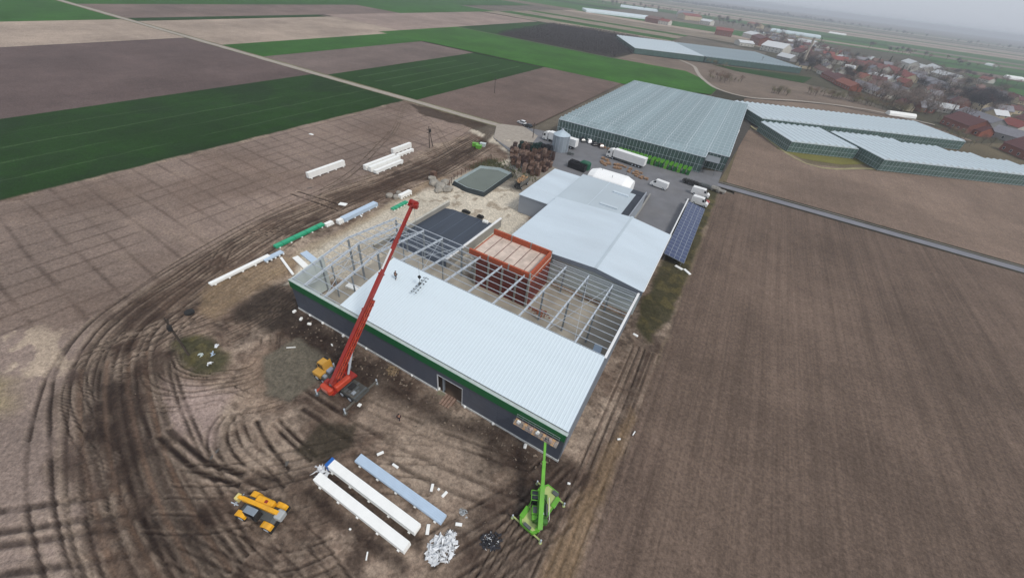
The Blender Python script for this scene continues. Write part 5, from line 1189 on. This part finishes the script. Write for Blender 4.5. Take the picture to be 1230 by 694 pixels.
p = at(590,650); ash = simple('ash_heap', 'dark burnt heap with bits of grey film', 'burnt heap', crumple(110,1.3,.35,11,(.2,.6)), mat('ash', rgb(50,50,56), .8, var=.4, scale=2), (p.x,p.y,0), .5); crumple(24,1.2,.4,12,(.15,.4)).build('film_scraps', PLAS, ash)
# single foam off-cuts: px, length, width, angle(deg), where
OC = [((457,545),.9,.35,60,'tilted, above the left end of blue pack'),((475,560),.95,.3,0,'lying level, right above the blue pack'),((519,586),.95,.35,-65,'upright beside the right end of blue pack'),((527,588),.3,.3,0,'tiny square right of the blue pack'),((534,594),.85,.35,80,'with a dark hole, right of the blue pack'),
      ((551,630),.8,.35,25,'between the small film coil and big heap'),((514,636),1.1,.4,-60,'at the right end of middle white pack'),((441,668),.8,.14,-55,'thin strip below the lowest white pack'),((421,636),.25,.2,0,'speck left below the lowest white pack'),((385,440),.4,.2,-20,'on the grey damp sheet by the yellow cab'),
      ((399,415),.45,.2,-20,'above the crane cab'),((350,418),1.4,.08,40,'long thin stick above the grey damp sheet'),((683,581),.4,.25,20,'in the dark lane right of lime crane'),((412,246),2.0,1.3,20,'white board on the dark haul track'),((374,162),1.6,.8,0,'white board far out on the harrowed field'),((763,403),1.0,.5,-10,'pale board on the lane right of the hall'),((434,260),.8,.4,-20,'small pale board on the strip by the grey pack'),((743,528),.5,.2,40,'pale stick on the edge of right field'),((761,521),.8,.15,80,'thin pale stick standing in right field edge'),
      ((815,322),2.0,.8,-20,'pale board below the solar array'),((825,327),2.2,.7,-40,'pale board at field edge below the solar array'),((432,487),.5,.5,10,'pale block beside the front outrigger of red crane')]
for k, (q, L, Wd, an, wh) in enumerate(OC):
    p = at(*q); b = MB().cbox((0,0,.1),(L,Wd,.2),0,0,.03 if Wd > .2 else 0); o_ = simple('foam_offcut', f'white foam off-cut, {wh}', 'foam offcut', b, FOAM, (p.x,p.y,.08), V(an))
# white lumps lying along the foot of the wall, left part
r = random.Random(12)
for k, q in enumerate([(391,387),(415,402),(443,417),(376,378),(467,431),(498,449),(528,466),(560,486),(594,506),(632,534),(354,375),(362,384),(372,390)]):
    p = at(*q); simple('sand_bag', f"white bundle at the wall foot, number {k+1}" if 0 else ['small white bundle at the foot of hall wall','small white lump in the mud off the left hall corner'][1 if k > 9 else 0], 'bundle', MB().cbox((0,0,.18),(.7,.45,.36),r.uniform(0,3),0,.1), FOAM, (p.x,p.y-.35 if k < 10 else p.y,.1), 0, 'bundles along the wall foot' if k < 10 else 'lumps off the left corner')
# side stacks, parallel to y
def ystack(q, L, Wd, n, th, label, m, cap=None, z0=.3, grp='packs of panels beside the hall', ang=PI/2, blocks=True):
    p = at(*q); return panel_stack(p.x, p.y, L, Wd, n, th, label, m, ang, grp, cap, blocks, z0)
ystack((255,345),12,.9,3,.14,'long narrow white panel pack left of the hall corner', FOAM)
ystack((320,316),4.2,1.2,2,.14,'short white panel pack between narrow pack and green sheets', BLUEP)
g_ = ystack((333,300),12.5,1.1,4,.12,'long emerald green sheet pack left of hall frame', TEALF)
ystack((393,273),2.0,1.0,3,.14,'short white pack at the end of the emerald sheets', FOAM)
ystack((473,254),5.6,1.1,3,.12,'emerald green sheet pack behind the crane tip', TEALF)
ystack((408,270),2.4,1.1,5,.14,'small white block pack at the near end of grey profiles', FOAM)
ystack((415,268),11,1.5,6,.14,'large grey-blue profile pack left of hall frame', BLUEP)
ystack((482,240),4.4,1.1,6,.14,'compact white-pink foam pack at the far corner of haul track', FOAM)
ystack((372,216),13,1.1,11,.14,'tall white panel pack farthest left on the harrowed field', FOAM)
ystack((440,206),13,1.1,10,.14,'white panel pack at the left front of the field group', FOAM); ystack((446,208),13,1.1,10,.14,'white panel pack in the middle of the field group', FOAM); ystack((452,210),12,1.1,6,.14,'low white panel pack at the front of the field group', FOAM)
ystack((473,186),9,1.1,10,.14,'tall white panel pack at the rear of the field group', FOAM); ystack((478,190),8,1.0,5,.14,'low white panel pack at the rear of the field group', FOAM)
# white boards at the hall's left corner
a, b = at(338,311), at(353,333); simple('white_beam', 'long thin white beam leaning towards the left hall corner', 'beam', MB().bar((a.x,a.y,.3),(b.x-.5,b.y+.3,.3),.45,.3), FOAM)
a, b = at(355,310), at(368,322); simple('white_board', 'wide white board lying beside the left hall corner', 'board', MB().bar((a.x,a.y,.3),(b.x,b.y,.3),1.2,.25), FOAM)
a, b = at(362,308), at(378,318); simple('steel_sheet_pack', 'pale grey sheet pack lying by left end of the frame', 'sheet pack', MB().bar((a.x-.5,a.y+1,.3),(b.x-.6,b.y+.6,.3),1.5,.3), BLUEP)
# pallets by the door
pl = thing('wooden_ramp', 'light wooden plank ramp lying in front of the hall door', 'ramp', (*at(540,492)[:2],.12), V(92))
for k in range(12): MB().box(0,k*.17,0,2.2,k*.17+.155,.06).build('plank', mat('ramp_wood', rgb(150,124,108), .9, var=.3, scale=2) if k % 3 else WOOD, pl)
for x in (.2,1.8): MB().box(x,0,-.1,x+.12,2.0,-.005).build('bearer', WOOD, pl)
p = at(525,474); simple('flat_pallet', 'small greyish pallet lying left of the door ramp', 'pallet', planks(6,1.2,.12,.03,.06).box(0,0,-.1,.1,1.05,0).box(1.1,0,-.1,1.2,1.05,0), mat('grey_pallet', rgb(134,130,106), .9, var=.2), (p.x,p.y,.12), .4)
p = at(472,446); simple('debris_pile', 'brownish pile of broken timber near the wall foot right of red crane', 'debris', crumple(60,1.1,.35,31,(.2,.8)), mat('old_timber', rgb(134,114,88), .9, var=.4, scale=2), (p.x,p.y,0))
r = random.Random(90); db = MB()
for k in range(200):
    x = r.uniform(3,52); y = -abs(r.gauss(0,2.2))-.5; s = r.uniform(.05,.22); db.cbox((x,y,.08+s*.3),(s*1.8,s,s*.5),r.uniform(0,3),r.uniform(-.3,.3))
for k in range(260):
    x = r.uniform(-12,58); y = r.uniform(-26,-2); s = r.uniform(.03,.09); db.cbox((x,y,.08+s*.3),(s*1.6,s,s*.5),r.uniform(0,3),r.uniform(-.3,.3))
tag(db.build('site_debris', mat('debris', rgb(122,108,94), .9, var=.5, scale=1.5)), 'scattered small stones, clods and debris on the mud', 'debris', kind='stuff')
PUD = mat('puddle_water', rgb(84,78,70), .06, var=.05, spec=.9)
for k, (q, L_, W_, an_) in enumerate([((372,226),1.6,.5,60),((258,545),1.8,.4,110),((345,552),2.0,.5,130),((600,650),1.6,.5,70),((330,610),1.4,.6,20)]):
    p = at(*q); rr = random.Random(k+5); P_ = [(L_*.5*math.cos(t*PI/6)*rr.uniform(.75,1.1), W_*.5*math.sin(t*PI/6)*rr.uniform(.7,1.1)) for t in range(12)]
    ca, sa = math.cos(V(an_)), math.sin(V(an_)); i_ = int(np.searchsorted(gx, p.x)); j_ = int(np.searchsorted(gy, p.y)); z_ = float(Hg[max(0,j_-2):j_+3, max(0,i_-2):i_+3].mean())
    flatmesh('puddle', [(p.x+a*ca-b*sa, p.y+a*sa+b*ca) for a, b in P_], z_+.03, PUD)
# rubbish on pole island
for k, (q, m_, lb) in enumerate([((256,425),BLUEP,'crumpled blue-grey sheet on the grassy pole island'),((253,438),PLAS,'pale plastic bag on the grassy pole island'),((261,416),PLAS,'small pale scrap at the edge of grassy pole island'),((241,427),WPALE,'flattened beige sack on the grassy pole island')]):
    p = at(*q); simple('rubbish', lb, 'rubbish', crumple(7,.4,.15,k+60,(.25,.6)), m_, (p.x,p.y,.05))
p = at(228,376); simple('tyre', 'old black tyre with grey hub lying beside the haul track', 'tyre', MB().cone((0,0,0),(0,0,.35),.75,.75,18).cone((0,0,.35),(0,0,.42),.55,.45,18), DARK, (p.x,p.y,.05))

# ------------------------------------------------------------------ red mobile crane
rc = thing('mobile_crane', 'red telescopic mobile crane with yellow cab and long raised boom beside the hall wall', 'crane')
cy = -7.5
MB().box(15.0,cy-1.25,.9,24,cy+1.25,1.35).build('carrier_frame', MACHG, rc)
MB().side([(14.6,.7),(14.6,2.1),(14.9,2.75),(16.0,2.8),(16.2,1.6),(16.5,1.5),(16.5,.7)],cy-.2,cy+1.35,[.02]*7).build('driver_cab', YEL, rc)
MB().side([(14.56,1.5),(14.58,2.1),(14.86,2.66),(14.9,2.6),(14.66,2.1),(14.66,1.5)],cy-.05,cy+1.2).build('windscreen', GLASSD, rc); MB().box(14.9,cy-.23,1.6,15.9,cy-.205,2.5).build('side_window', GLASSD, rc)
MB().box(14.9,cy-1.35,1.0,16.6,cy-.25,1.7).build('engine_hood', YEL, rc)
MB().box(16.6,cy-1.25,1.36,24.0,cy+1.25,1.42).build('deck_plate', mat('grimy_deck', rgb(70,70,66), .8, var=.25, scale=1.5, dirt=.5), rc)
for k in range(7): MB().box(20.4+k*.5,cy-1.2+.4*(k%2),1.43,20.7+k*.5,cy+1.2-.5*(k%3),1.46+.05*(k%3)).build('deck_tread', MACHG, rc)
for x in (15.6,17.0,21.0,22.6):
    for y in (cy-1.1,cy+1.1): wheel(rc,x,y,.62,1.7)
for x in (17.7,23.6):
    MB().box(x-.14,cy-3.1,.75,x+.14,cy+3.1,.95).build('outrigger_beam', mat('grimy_beam', rgb(96,92,84), .7, var=.3, scale=1.5, dirt=.5) if x > 20 else ORANGE, rc)
    for y in (cy-3.1,cy+3.1):
        j = MB().cone((x,y,.12),(x,y,1.3),.12,.12,8).build('outrigger_jack', STEEL, rc); MB().cone((x,y,.02),(x,y,.14),.34,.34,10).build('outrigger_pad', MATS['grimy_beam'] if 'grimy_beam' in MATS else MACHG, j)
SX, SY = 19.9, cy; tip = Vector((20.6,9.6,24.4)); foot = Vector((20.0,-9.2,2.9)); bd = (tip-foot); 
up_a = math.atan2(bd.y, bd.x)
MB().cone((SX,SY,1.42),(SX,SY,1.75),1.1,1.1,20).build('slew_ring', DARK, rc)
sup = bpy.data.objects.new('upperworks', None); COL.objects.link(sup); sup.parent = rc; sup.location = (SX,SY,1.76); sup.rotation_euler = (0,0,up_a)
MB().box(-2.6,-1.2,0,1.8,1.2,.35).build('slew_platform', RED, sup); MB().cbox((-2.5,.1,.65),(.8,2.2,1.0),0,0,.2).build('counterweight', ORANGE, sup); MB().box(-2.96,-.5,.3,-2.915,.7,.9).build('weight_plate', mat('faded_pink', rgb(196,124,110), .6, dirt=.3), sup)
MB().cbox((-.6,-1.0,.85),(2.6,.8,.95),0,0,.15).build('engine_cover', ORANGE, sup); MB().cbox((-1.7,.9,.6),(.9,.9,.7),0,0,.08).build('winch_housing', RED, sup)
MB().cone((-1.6,-.4,.75),(-1.6,.4,.75),.35,.35,14).build('winch_drum', STEELD, sup)
MB().side([(.4,.36),(.4,1.7),(.7,1.95),(1.7,1.9),(2.0,1.1),(2.0,.36)],.55,1.35,[.02,.08,.1,.1,.04,.02]).build('operator_cab', RED, sup); MB().side([(1.72,1.8),(1.98,1.1),(2.04,1.1),(1.8,1.85)],.62,1.28).build('operator_window', GLASSD, sup)
def seg(a, b, w_, h_, nm, m, par): return MB().bar(a, b, w_, h_).build(nm, m, par)
d = bd.normalized(); L = bd.length; sidev = d.cross(Vector((0,0,1))).normalized(); upv = sidev.cross(d).normalized()
bs = [(0,.42,.6,.74),(.36,.62,.5,.6),(.56,.80,.43,.5),(.76,1.0,.36,.42)]
bmroot = seg(foot, foot+d*L*.42, .58, .74, 'boom', RED, rc)
for a_, b_, w_, h_ in bs[1:]: seg(foot+d*L*a_, foot+d*L*b_, w_, h_, 'boom_section', RED, bmroot)
for a_, w_ in ((.42,.7),(.62,.6),(.80,.5)): seg(foot+d*(L*a_-.15), foot+d*(L*a_+.1), w_, w_+.12, 'boom_collar', RED, bmroot)
wt = MB(); c_ = foot+d*L*.7+upv*.31; wt.bar(c_-d*1.6, c_+d*1.6, .3, .02); wt.build('boom_marking', WHITE, bmroot)
# folded lattice jib on the boom's right side, lower half
lj = MB(); j0 = foot+d*1.2+sidev*.62; n = 16; step = L*.44/n
for cc in ((-.22,-.26),(.22,-.26),(-.22,.26),(.22,.26)): lj.bar(j0+sidev*cc[0]+upv*cc[1], j0+d*step*n+sidev*cc[0]*.7+upv*cc[1]*.7, .09)
for k in range(n):
    t0, t1 = k*step, (k+1)*step; s0 = -1 if k % 2 else 1
    lj.bar(j0+d*t0+sidev*.22*s0+upv*.26, j0+d*t1-sidev*.22*s0+upv*.26, .06); lj.bar(j0+d*t0+sidev*.22+upv*.26*s0, j0+d*t1+sidev*.22-upv*.26*s0, .06); lj.bar(j0+d*t0-sidev*.22+upv*.26, j0+d*t0+sidev*.22+upv*.26, .05)
lj.build('lattice_jib', ORANGE, rc)
MB().bar(Vector((20.05,-6.4,2.2)), foot+d*L*.26-upv*.3, .34, n=10).build('lift_cylinder', STEEL, rc)
for s in (-1,1): MB().bar(Vector((SX,SY,1.9))+Vector((s*.5,-1.6,0)), foot+Vector((s*.5,0,.5)), .12,.8).build('boom_bracket', RED, rc)
hs_ = MB()
for k in range(6): hs_.bar((-1.2+.35*k,-.35,.4),(-1.0+.35*k,.5,.5+.08*(k%2)),.08)
hs_.bar((-2.0,.6,.5),(.6,.9,.6),.1); hs_.bar((-1.5,-1.35,.2),(1.2,-1.4,.3),.09); hs_.build('hydraulic_hoses', DARK, sup)
for q_, s_ in (((20.0,cy-.7),(.9,.7,.35)),((19.9,cy+.8),(.7,.8,.45)),((21.8,cy+.1),(.8,1.1,.2)),((22.9,cy-.6),(.5,.6,.3)),((17.4,cy+.9),(.6,.5,.5)),((17.2,cy-.9),(.6,.5,.4))): MB().cbox((q_[0],q_[1],1.5+s_[2]/2),s_,0,0,.05).build('deck_box', [MACHG,STEELD,DARK][int(q_[0]*10)%3], rc)
MB().cone((16.9,cy+1.1,1.42),(16.9,cy+1.1,2.5),.13,.13,10).build('exhaust', STEEL, rc); MB().cbox((16.95,cy+.3,1.75),(.7,1.0,.5),0,0,.08).build('air_filter', mat('pale_blue_part', rgb(140,150,168), .5), rc)
MB().box(14.95,cy+.95,2.78,15.9,cy+1.3,2.83).build('cab_roof_edge', DARK, rc)
bk_ = MB(); bk_.bar(j0+d*.2, j0+d*step*n, .3,.34) ; bk_.build('jib_core', mat('jib_dark', rgb(92,28,24), .6, dirt=.3), rc)
hd = MB(); hd.bar(tip-d*.3+sidev*-.4, tip+d*.6-sidev*.4, .12,.9); hd.bar(tip-d*.3+sidev*.4, tip+d*.6+sidev*.4, .12, .9); hd.cone(tip+d*.4-sidev*.6+upv*-.1, tip+d*.4+sidev*.6+upv*-.1, .42,.42,14); hd.cbox(tip+d*.1+sidev*.65,(.6,.7,.6),.4)
hd.build('boom_head', RED, rc)
hz = 10.9; hk = Vector((tip.x+d.x*.6, tip.y+d.y*.6, 0)); 
MB().bar((hk.x,hk.y,tip.z-.2),(hk.x,hk.y,hz),.035).build('hoist_rope', STEELD, rc)
hb = MB().cone((hk.x,hk.y-.12,hz+.1),(hk.x,hk.y+.12,hz+.1),.28,.28,12).build('hook_block', DARK, rc); MB().bar((hk.x,hk.y,hz),(hk.x,hk.y,hz-.4),.1).build('hook', DARK, hb)
# vacuum lifter hanging just above the roof
vl = thing('vacuum_lifter', 'grey vacuum lifting frame with suction pads hanging over finished white roof', 'lifting frame', (hk.x,hk.y,9.1), V(100), sc=.85)
MB().bar((-2.6,0,.35),(2.6,0,.35),.1).build('lifter_beam', STEELD, vl); MB().bar((0,0,.35),(0,0,1.5),.05).build('sling', DARK, vl)
for x in (-2.4,-1.5,1.5,2.4,-.6,.6):
    MB().bar((x,-.55,.3),(x,.55,.3),.06).build('cross_arm', STEELD, vl)
    for y in (-.5,.5): MB().cone((x,y,.1),(x,y,.25),.16,.1,10).build('suction_pad', MACHG, vl)
MB().cbox((0,0,.55),(.6,.4,.4),0,0,.05).build('power_pack', MACHG, vl)

# ------------------------------------------------------------------ lime crane with work platform
lc = thing('compact_crane', 'lime green compact crane on outriggers with boom raised to the hall corner', 'crane')
c0 = Vector((53.65,-7.2,0)); ta = Vector((50.8,-1.3,5.1)); fo = Vector((54.75,-9.8,2.2)); an = math.atan2((ta-fo).y,(ta-fo).x)
ch_ = bpy.data.objects.new('carrier', None); COL.objects.link(ch_); ch_.parent = lc; ch_.location = c0; ch_.rotation_euler = (0,0,V(82))
MB().prism([(-3.0,-.9),(-2.5,-1.3),(2.2,-1.3),(3.0,-.8),(3.0,.8),(2.2,1.3),(-2.5,1.3),(-3.0,.9)],.75,1.2).build('carrier_body', LIME, ch_)
MB().prism([(-2.8,-.75),(-2.3,-1.1),(2.0,-1.1),(2.8,-.65),(2.8,.65),(2.0,1.1),(-2.3,1.1),(-2.8,.75)],1.205,1.235).build('deck_plate', mat('pale_lime', rgb(178,190,120), .6, dirt=.3), ch_)
MB().box(-2.95,-.5,.8,-2.6,.5,1.5).build('winch', MACHG, ch_); MB().box(2.3,-1.0,1.24,2.8,-.2,1.45).build('tool_tray', MACHG, ch_)
for x in (-1.7,1.7):
    for y in (-1.15,1.15): wheel(ch_,x,y,.62,1.6)
for x in (-1.7,1.7):
    for y in (-1.15,1.15): MB().cbox((x,y,1.32),(1.5,.6,.1),0,0,.03).build('fender', LIME, ch_)
for x in (-2.75,2.55):
    MB().box(x-.08,-2.15,.5,x+.08,2.15,.66).build('outrigger_beam', mat('pale_lime', rgb(178,190,120), .6, dirt=.3), ch_)
    for y in (-2.1,2.1):
        j = MB().cone((x,y,.1),(x,y,.9),.1,.1,8).build('outrigger_jack', STEEL, ch_); MB().cone((x,y,.02),(x,y,.12),.2,.2,10).build('outrigger_pad', MATS['pale_lime'], j)
up2 = bpy.data.objects.new('upperworks', None); COL.objects.link(up2); up2.parent = lc; up2.location = (c0.x,c0.y,1.22); up2.rotation_euler = (0,0,an)
MB().box(-1.9,-.85,0,1.5,.9,.25).build('slew_platform', mat('dark_lime', rgb(60,110,34), .5, dirt=.2), up2); MB().cbox((-1.75,-.1,.5),(.55,1.5,.7),0,0,.1).build('counterweight', MATS['dark_lime'], up2); MB().cbox((-.4,-.75,.5),(1.3,.25,.4),0,0,.03).build('hose_reel', MACHG, up2)
MB().cbox((-.7,.75,.6),(1.0,.75,.7),0,0,.06).build('engine_cover', LIME, up2); MB().cbox((-1.5,.75,.55),(.55,.7,.6),0,0,.06).build('tool_box', LIME, up2)
MB().side([(.1,.26),(.1,1.4),(.3,1.6),(1.2,1.55),(1.5,.9),(1.5,.26)],.45,1.3,[.02,.06,.08,.08,.04,.02]).build('operator_cab', GLASSD, up2)
m = MB()
for y in (.44,1.31):
    for x, z in ((.1,1.4),(1.3,1.3)): m.bar((x,y,.26),(x,y,z+.1),.07)
    m.bar((.1,y,1.58),(1.25,y,1.56),.08)
m.bar((.1,.44,1.6),(.1,1.31,1.6),.08); m.bar((1.25,.44,1.58),(1.25,1.31,1.58),.08); m.bar((.68,.44,1.6),(.68,1.31,1.6),.06); m.build('cab_frame', LIME, up2)
m = MB(); 
for x in (-1.6,.9): m.bar((x,-1.0,.25),(x,-1.0,.95),.05)
m.bar((-1.6,-1.0,.95),(.9,-1.0,.95),.05); m.build('hand_rail', WHITE, up2)
dl = (ta-fo).normalized(); LL = (ta-fo).length
b0_ = seg(fo, fo+dl*LL*.45, .55,.62,'boom',LIME,lc); seg(fo+dl*LL*.4, fo+dl*LL*.75,.42,.46,'boom_section',LIME,b0_); seg(fo+dl*LL*.7, ta,.3,.34,'boom_section',LIME,b0_)
for a_, w_ in ((.45,.68),(.75,.52)): seg(fo+dl*(LL*a_-.12), fo+dl*(LL*a_+.05), w_, w_, 'boom_collar', LIME, b0_)
hs_ = MB()
for k in range(5): hs_.bar((.2-.3*k,.35,.28),(-.3*k-.5,.95,.34+.05*(k%2)),.05)
hs_.bar((-1.2,.3,.3),(.9,-.5,.32),.07); hs_.bar((.3,-.85,.3),(1.3,-.2,.5),.06); hs_.build('hydraulic_hoses', DARK, up2)
MB().cbox((-.75,.75,1.0),(.7,.5,.12),0,0,.03).build('grille', MACHG, up2); MB().cbox((-1.4,.3,.4),(.5,.3,.3)).build('valve_block', MACHG, up2)
MB().cone((-.2,1.15,.3),(-.2,1.15,1.1),.08,.08,8).build('exhaust', DARK, up2)
MB().bar((fo.x-.4,fo.y+1.9,1.7), fo+dl*LL*.3-Vector((0,0,.3)),.2,n=8).build('lift_cylinder', STEEL, lc)
MB().bar(ta, ta+Vector((-.15,.35,.35)),.25,.4).build('boom_head', DARK, lc)
wp_ = thing('work_platform', 'long narrow weathered work platform hung below the green band at hall corner', 'work platform', (46.0,-1.5,5.25), 0)
for k in range(14): MB().box(k*.46,0,0,k*.46+.43,1.0,.08).build('deck_board', WOODL if k % 3 == 0 else mat('grimy_board', rgb(150,136,126), .9, var=.3, scale=2), wp_)
m = MB()
for k in range(8):
    for y in (.02,.98): m.bar((k*.9+.03,y,.08),(k*.9+.03,y,1.05),.05)
for z in (.55,1.05):
    for y in (.02,.98): m.bar((0,y,z),(6.4,y,z),.045)
m.build('guard_rail', STEELD, wp_)
for k in range(6): MB().cbox((.6+k*.95,.5,.25),(.5,.4,.3),k*.4,0,.03).build('tool_bundle', [FOAM,WOODL,mat('pinkish', rgb(190,160,150), .8)][k % 3], wp_)

# ------------------------------------------------------------------ yellow rotating telehandler
th_ = thing('telehandler', 'yellow rotating telehandler with black cab standing in the mud', 'telehandler', (26.1,-24.75,0), V(12), sc=1.0)
MB().side([(-2.1,.6),(-2.3,1.0),(-1.9,1.35),(1.9,1.35),(2.3,1.0),(2.1,.6)],-.75,.75).build('chassis', MACHG, th_)
for x in (-1.75,1.75):
    for y in (-1.1,1.1):
        wheel(th_,x,y,.62,2.2); f_ = MB().side([(x-.72,.95),(x-.6,1.28),(x-.3,1.42),(x+.3,1.42),(x+.6,1.28),(x+.72,.95),(x+.6,.95),(x-.6,.95)],y-.3,y+.3).build('mudguard', YM, th_)
MB().cbox((.1,.72,1.75),(2.3,.85,.7),0,0,.12).build('engine_cover', YM, th_); MB().cbox((.35,.72,2.13),(.35,.3,.08)).build('exhaust_grille', RED, th_)
MB().side([(-.9,1.36),(-1.0,2.5),(-.7,2.75),(.5,2.75),(.65,2.4),(.6,1.36)],-1.2,-.3,[.0,.1,.14,.14,.1,0]).build('cab', DARK, th_); MB().side([(-.92,2.76),(-.7,2.86),(.5,2.86),(.6,2.76)],-1.1,-.4).build('cab_roof', mat('cab_roof', rgb(130,140,150), .4), th_)
MB().side([(-1.03,1.6),(-1.06,2.45),(-1.01,2.45),(-.98,1.6)],-1.1,-.4).build('cab_window', GLASSD, th_); MB().cbox((-.2,-1.22,2.0),(1.0,.04,.8)).build('cab_window', GLASSD, th_)
bo = MB().bar((2.6,.12,2.3),(-2.4,.12,2.0),.42,.5).build('boom', YM, th_); MB().bar((-2.2,.12,2.01),(-3.0,.12,1.95),.32,.38).build('boom_section', YM, bo)
MB().cbox((-3.1,.12,1.7),(.5,.7,.8),0,0,.06).build('boom_head', mat('pale_yellow', rgb(214,200,130), .5, dirt=.2), bo)
MB().cbox((2.75,.12,2.0),(.9,1.0,.8),0,0,.12).build('counterweight', mat('grey_white', rgb(170,174,174), .5, var=.1, dirt=.2), th_)
for x in (-2.35,2.35): MB().box(x-.12,-1.5,.35,x+.12,1.5,.6).build('stabiliser', DARK, th_)
fk = MB()
for y in (-.3,.5): fk.bar((-3.35,y,1.2),(-3.35,y,.25),.1,.05); fk.bar((-3.35,y,.25),(-4.4,y,.22),.12,.05)
fk.bar((-3.35,-.6,.9),(-3.35,.8,.9),.1); fk.build('fork', STEEL, th_)

# ------------------------------------------------------------------ people
def person(p, ang, top, trouser, label, helmet, pose='walk'):
    g = thing('person', label, 'person', p, ang)
    V3 = {'pelvis':(0,0,.95),'spine':(0,0,1.15),'chest':(.03,0,1.38),'neck':(.05,0,1.5),'head':(.07,0,1.62),'crown':(.07,0,1.74),
          'hipL':(0,.1,.9),'kneeL':(.18,.11,.5),'ankL':(.12,.11,.09),'toeL':(.3,.12,.04),'hipR':(0,-.1,.9),'kneeR':(-.02,-.11,.49),'ankR':(-.22,-.11,.1),'toeR':(-.05,-.12,.04),
          'shL':(.02,.19,1.42),'elL':(-.08,.27,1.15),'wrL':(.1,.27,.92),'haL':(.16,.26,.85),'shR':(.02,-.19,1.42),'elR':(.1,-.28,1.16),'wrR':(.3,-.24,1.02),'haR':(.37,-.22,.98)}
    rad = {'pelvis':.15,'spine':.14,'chest':.16,'neck':.06,'head':.1,'crown':.07,'hipL':.1,'kneeL':.065,'ankL':.045,'toeL':.04,'hipR':.1,'kneeR':.065,'ankR':.045,'toeR':.04,'shL':.07,'elL':.048,'wrL':.034,'haL':.036,'shR':.07,'elR':.048,'wrR':.034,'haR':.036}
    E_ = [('pelvis','spine'),('spine','chest'),('chest','neck'),('neck','head'),('head','crown'),('pelvis','hipL'),('hipL','kneeL'),('kneeL','ankL'),('ankL','toeL'),('pelvis','hipR'),('hipR','kneeR'),('kneeR','ankR'),('ankR','toeR'),('chest','shL'),('shL','elL'),('elL','wrL'),('wrL','haL'),('chest','shR'),('shR','elR'),('elR','wrR'),('wrR','haR')]
    ks = list(V3)
    def skin(keys, nm, m, extra=0.0):
        idx = {k: i for i, k in enumerate(keys)}; ed = [(idx[a], idx[b]) for a, b in E_ if a in idx and b in idx]
        me_ = bpy.data.meshes.new(nm); me_.from_pydata([V3[k] for k in keys], ed, []); me_.materials.append(m); o = obj(nm, me_, g)
        mod = o.modifiers.new('Skin','SKIN')
        for i, k in enumerate(keys):
            me_.skin_vertices[0].data[i].radius = (rad[k]+extra, rad[k]+extra); me_.skin_vertices[0].data[i].use_root = (i == 0)
        sb_ = o.modifiers.new('Subsurf','SUBSURF'); sb_.levels = 1; sb_.render_levels = 1; return o
    skin(ks, 'body', mat('skin', rgb(186,140,116), .6))
    skin(['spine','chest','shL','elL','wrL','shR','elR','wrR'], 'jacket', mat('cloth_'+str(top[0]), rgb(*top), .9), .02)
    skin(['pelvis','hipL','kneeL','ankL','hipR','kneeR','ankR'], 'trousers', mat('cloth_t'+str(trouser[0]), rgb(*trouser), .9), .02)
    MB().cone((.07,0,1.68),(.07,0,1.82),.135,.07,12).build('helmet', helmet, g); return g
q = at(476,338,8.3); person((q.x,q.y,zr(q.y)+.15), 1.5, (26,28,32), (22,24,28), 'person in black work clothes walking on left edge of finished roof', DARK)
q = at(480,505); person((q.x,q.y,.05), -1.2, (58,40,40), (44,40,46), 'person in dark clothes crossing the mud between hall door and white packs', DARK)

# ------------------------------------------------------------------ wires between poles are too fine to read; barrels, misc behind hall
# ------------------------------------------------------------------ haze
hzb = MB().box(-8800,-8800,-1.6,8800,8800,58).mesh('haze', bpy.data.materials.new('haze')); hm_ = hzb.materials[0]; hm_.use_nodes = True; n_ = hm_.node_tree
for x in list(n_.nodes):
    if x.type == 'BSDF_PRINCIPLED': n_.nodes.remove(x)
pv = n_.nodes.new('ShaderNodeVolumePrincipled'); pv.inputs['Density'].default_value = HAZE_DENSITY; pv.inputs['Color'].default_value = (.89,.935,1.0,1); pv.inputs['Anisotropy'].default_value = 0.0
n_.links.new(pv.outputs[0], [x for x in n_.nodes if x.type == 'OUTPUT_MATERIAL'][0].inputs['Volume'])
ho = obj('haze', hzb); tag(ho, 'pale blue-grey haze lying over the plain', 'haze', kind='stuff')
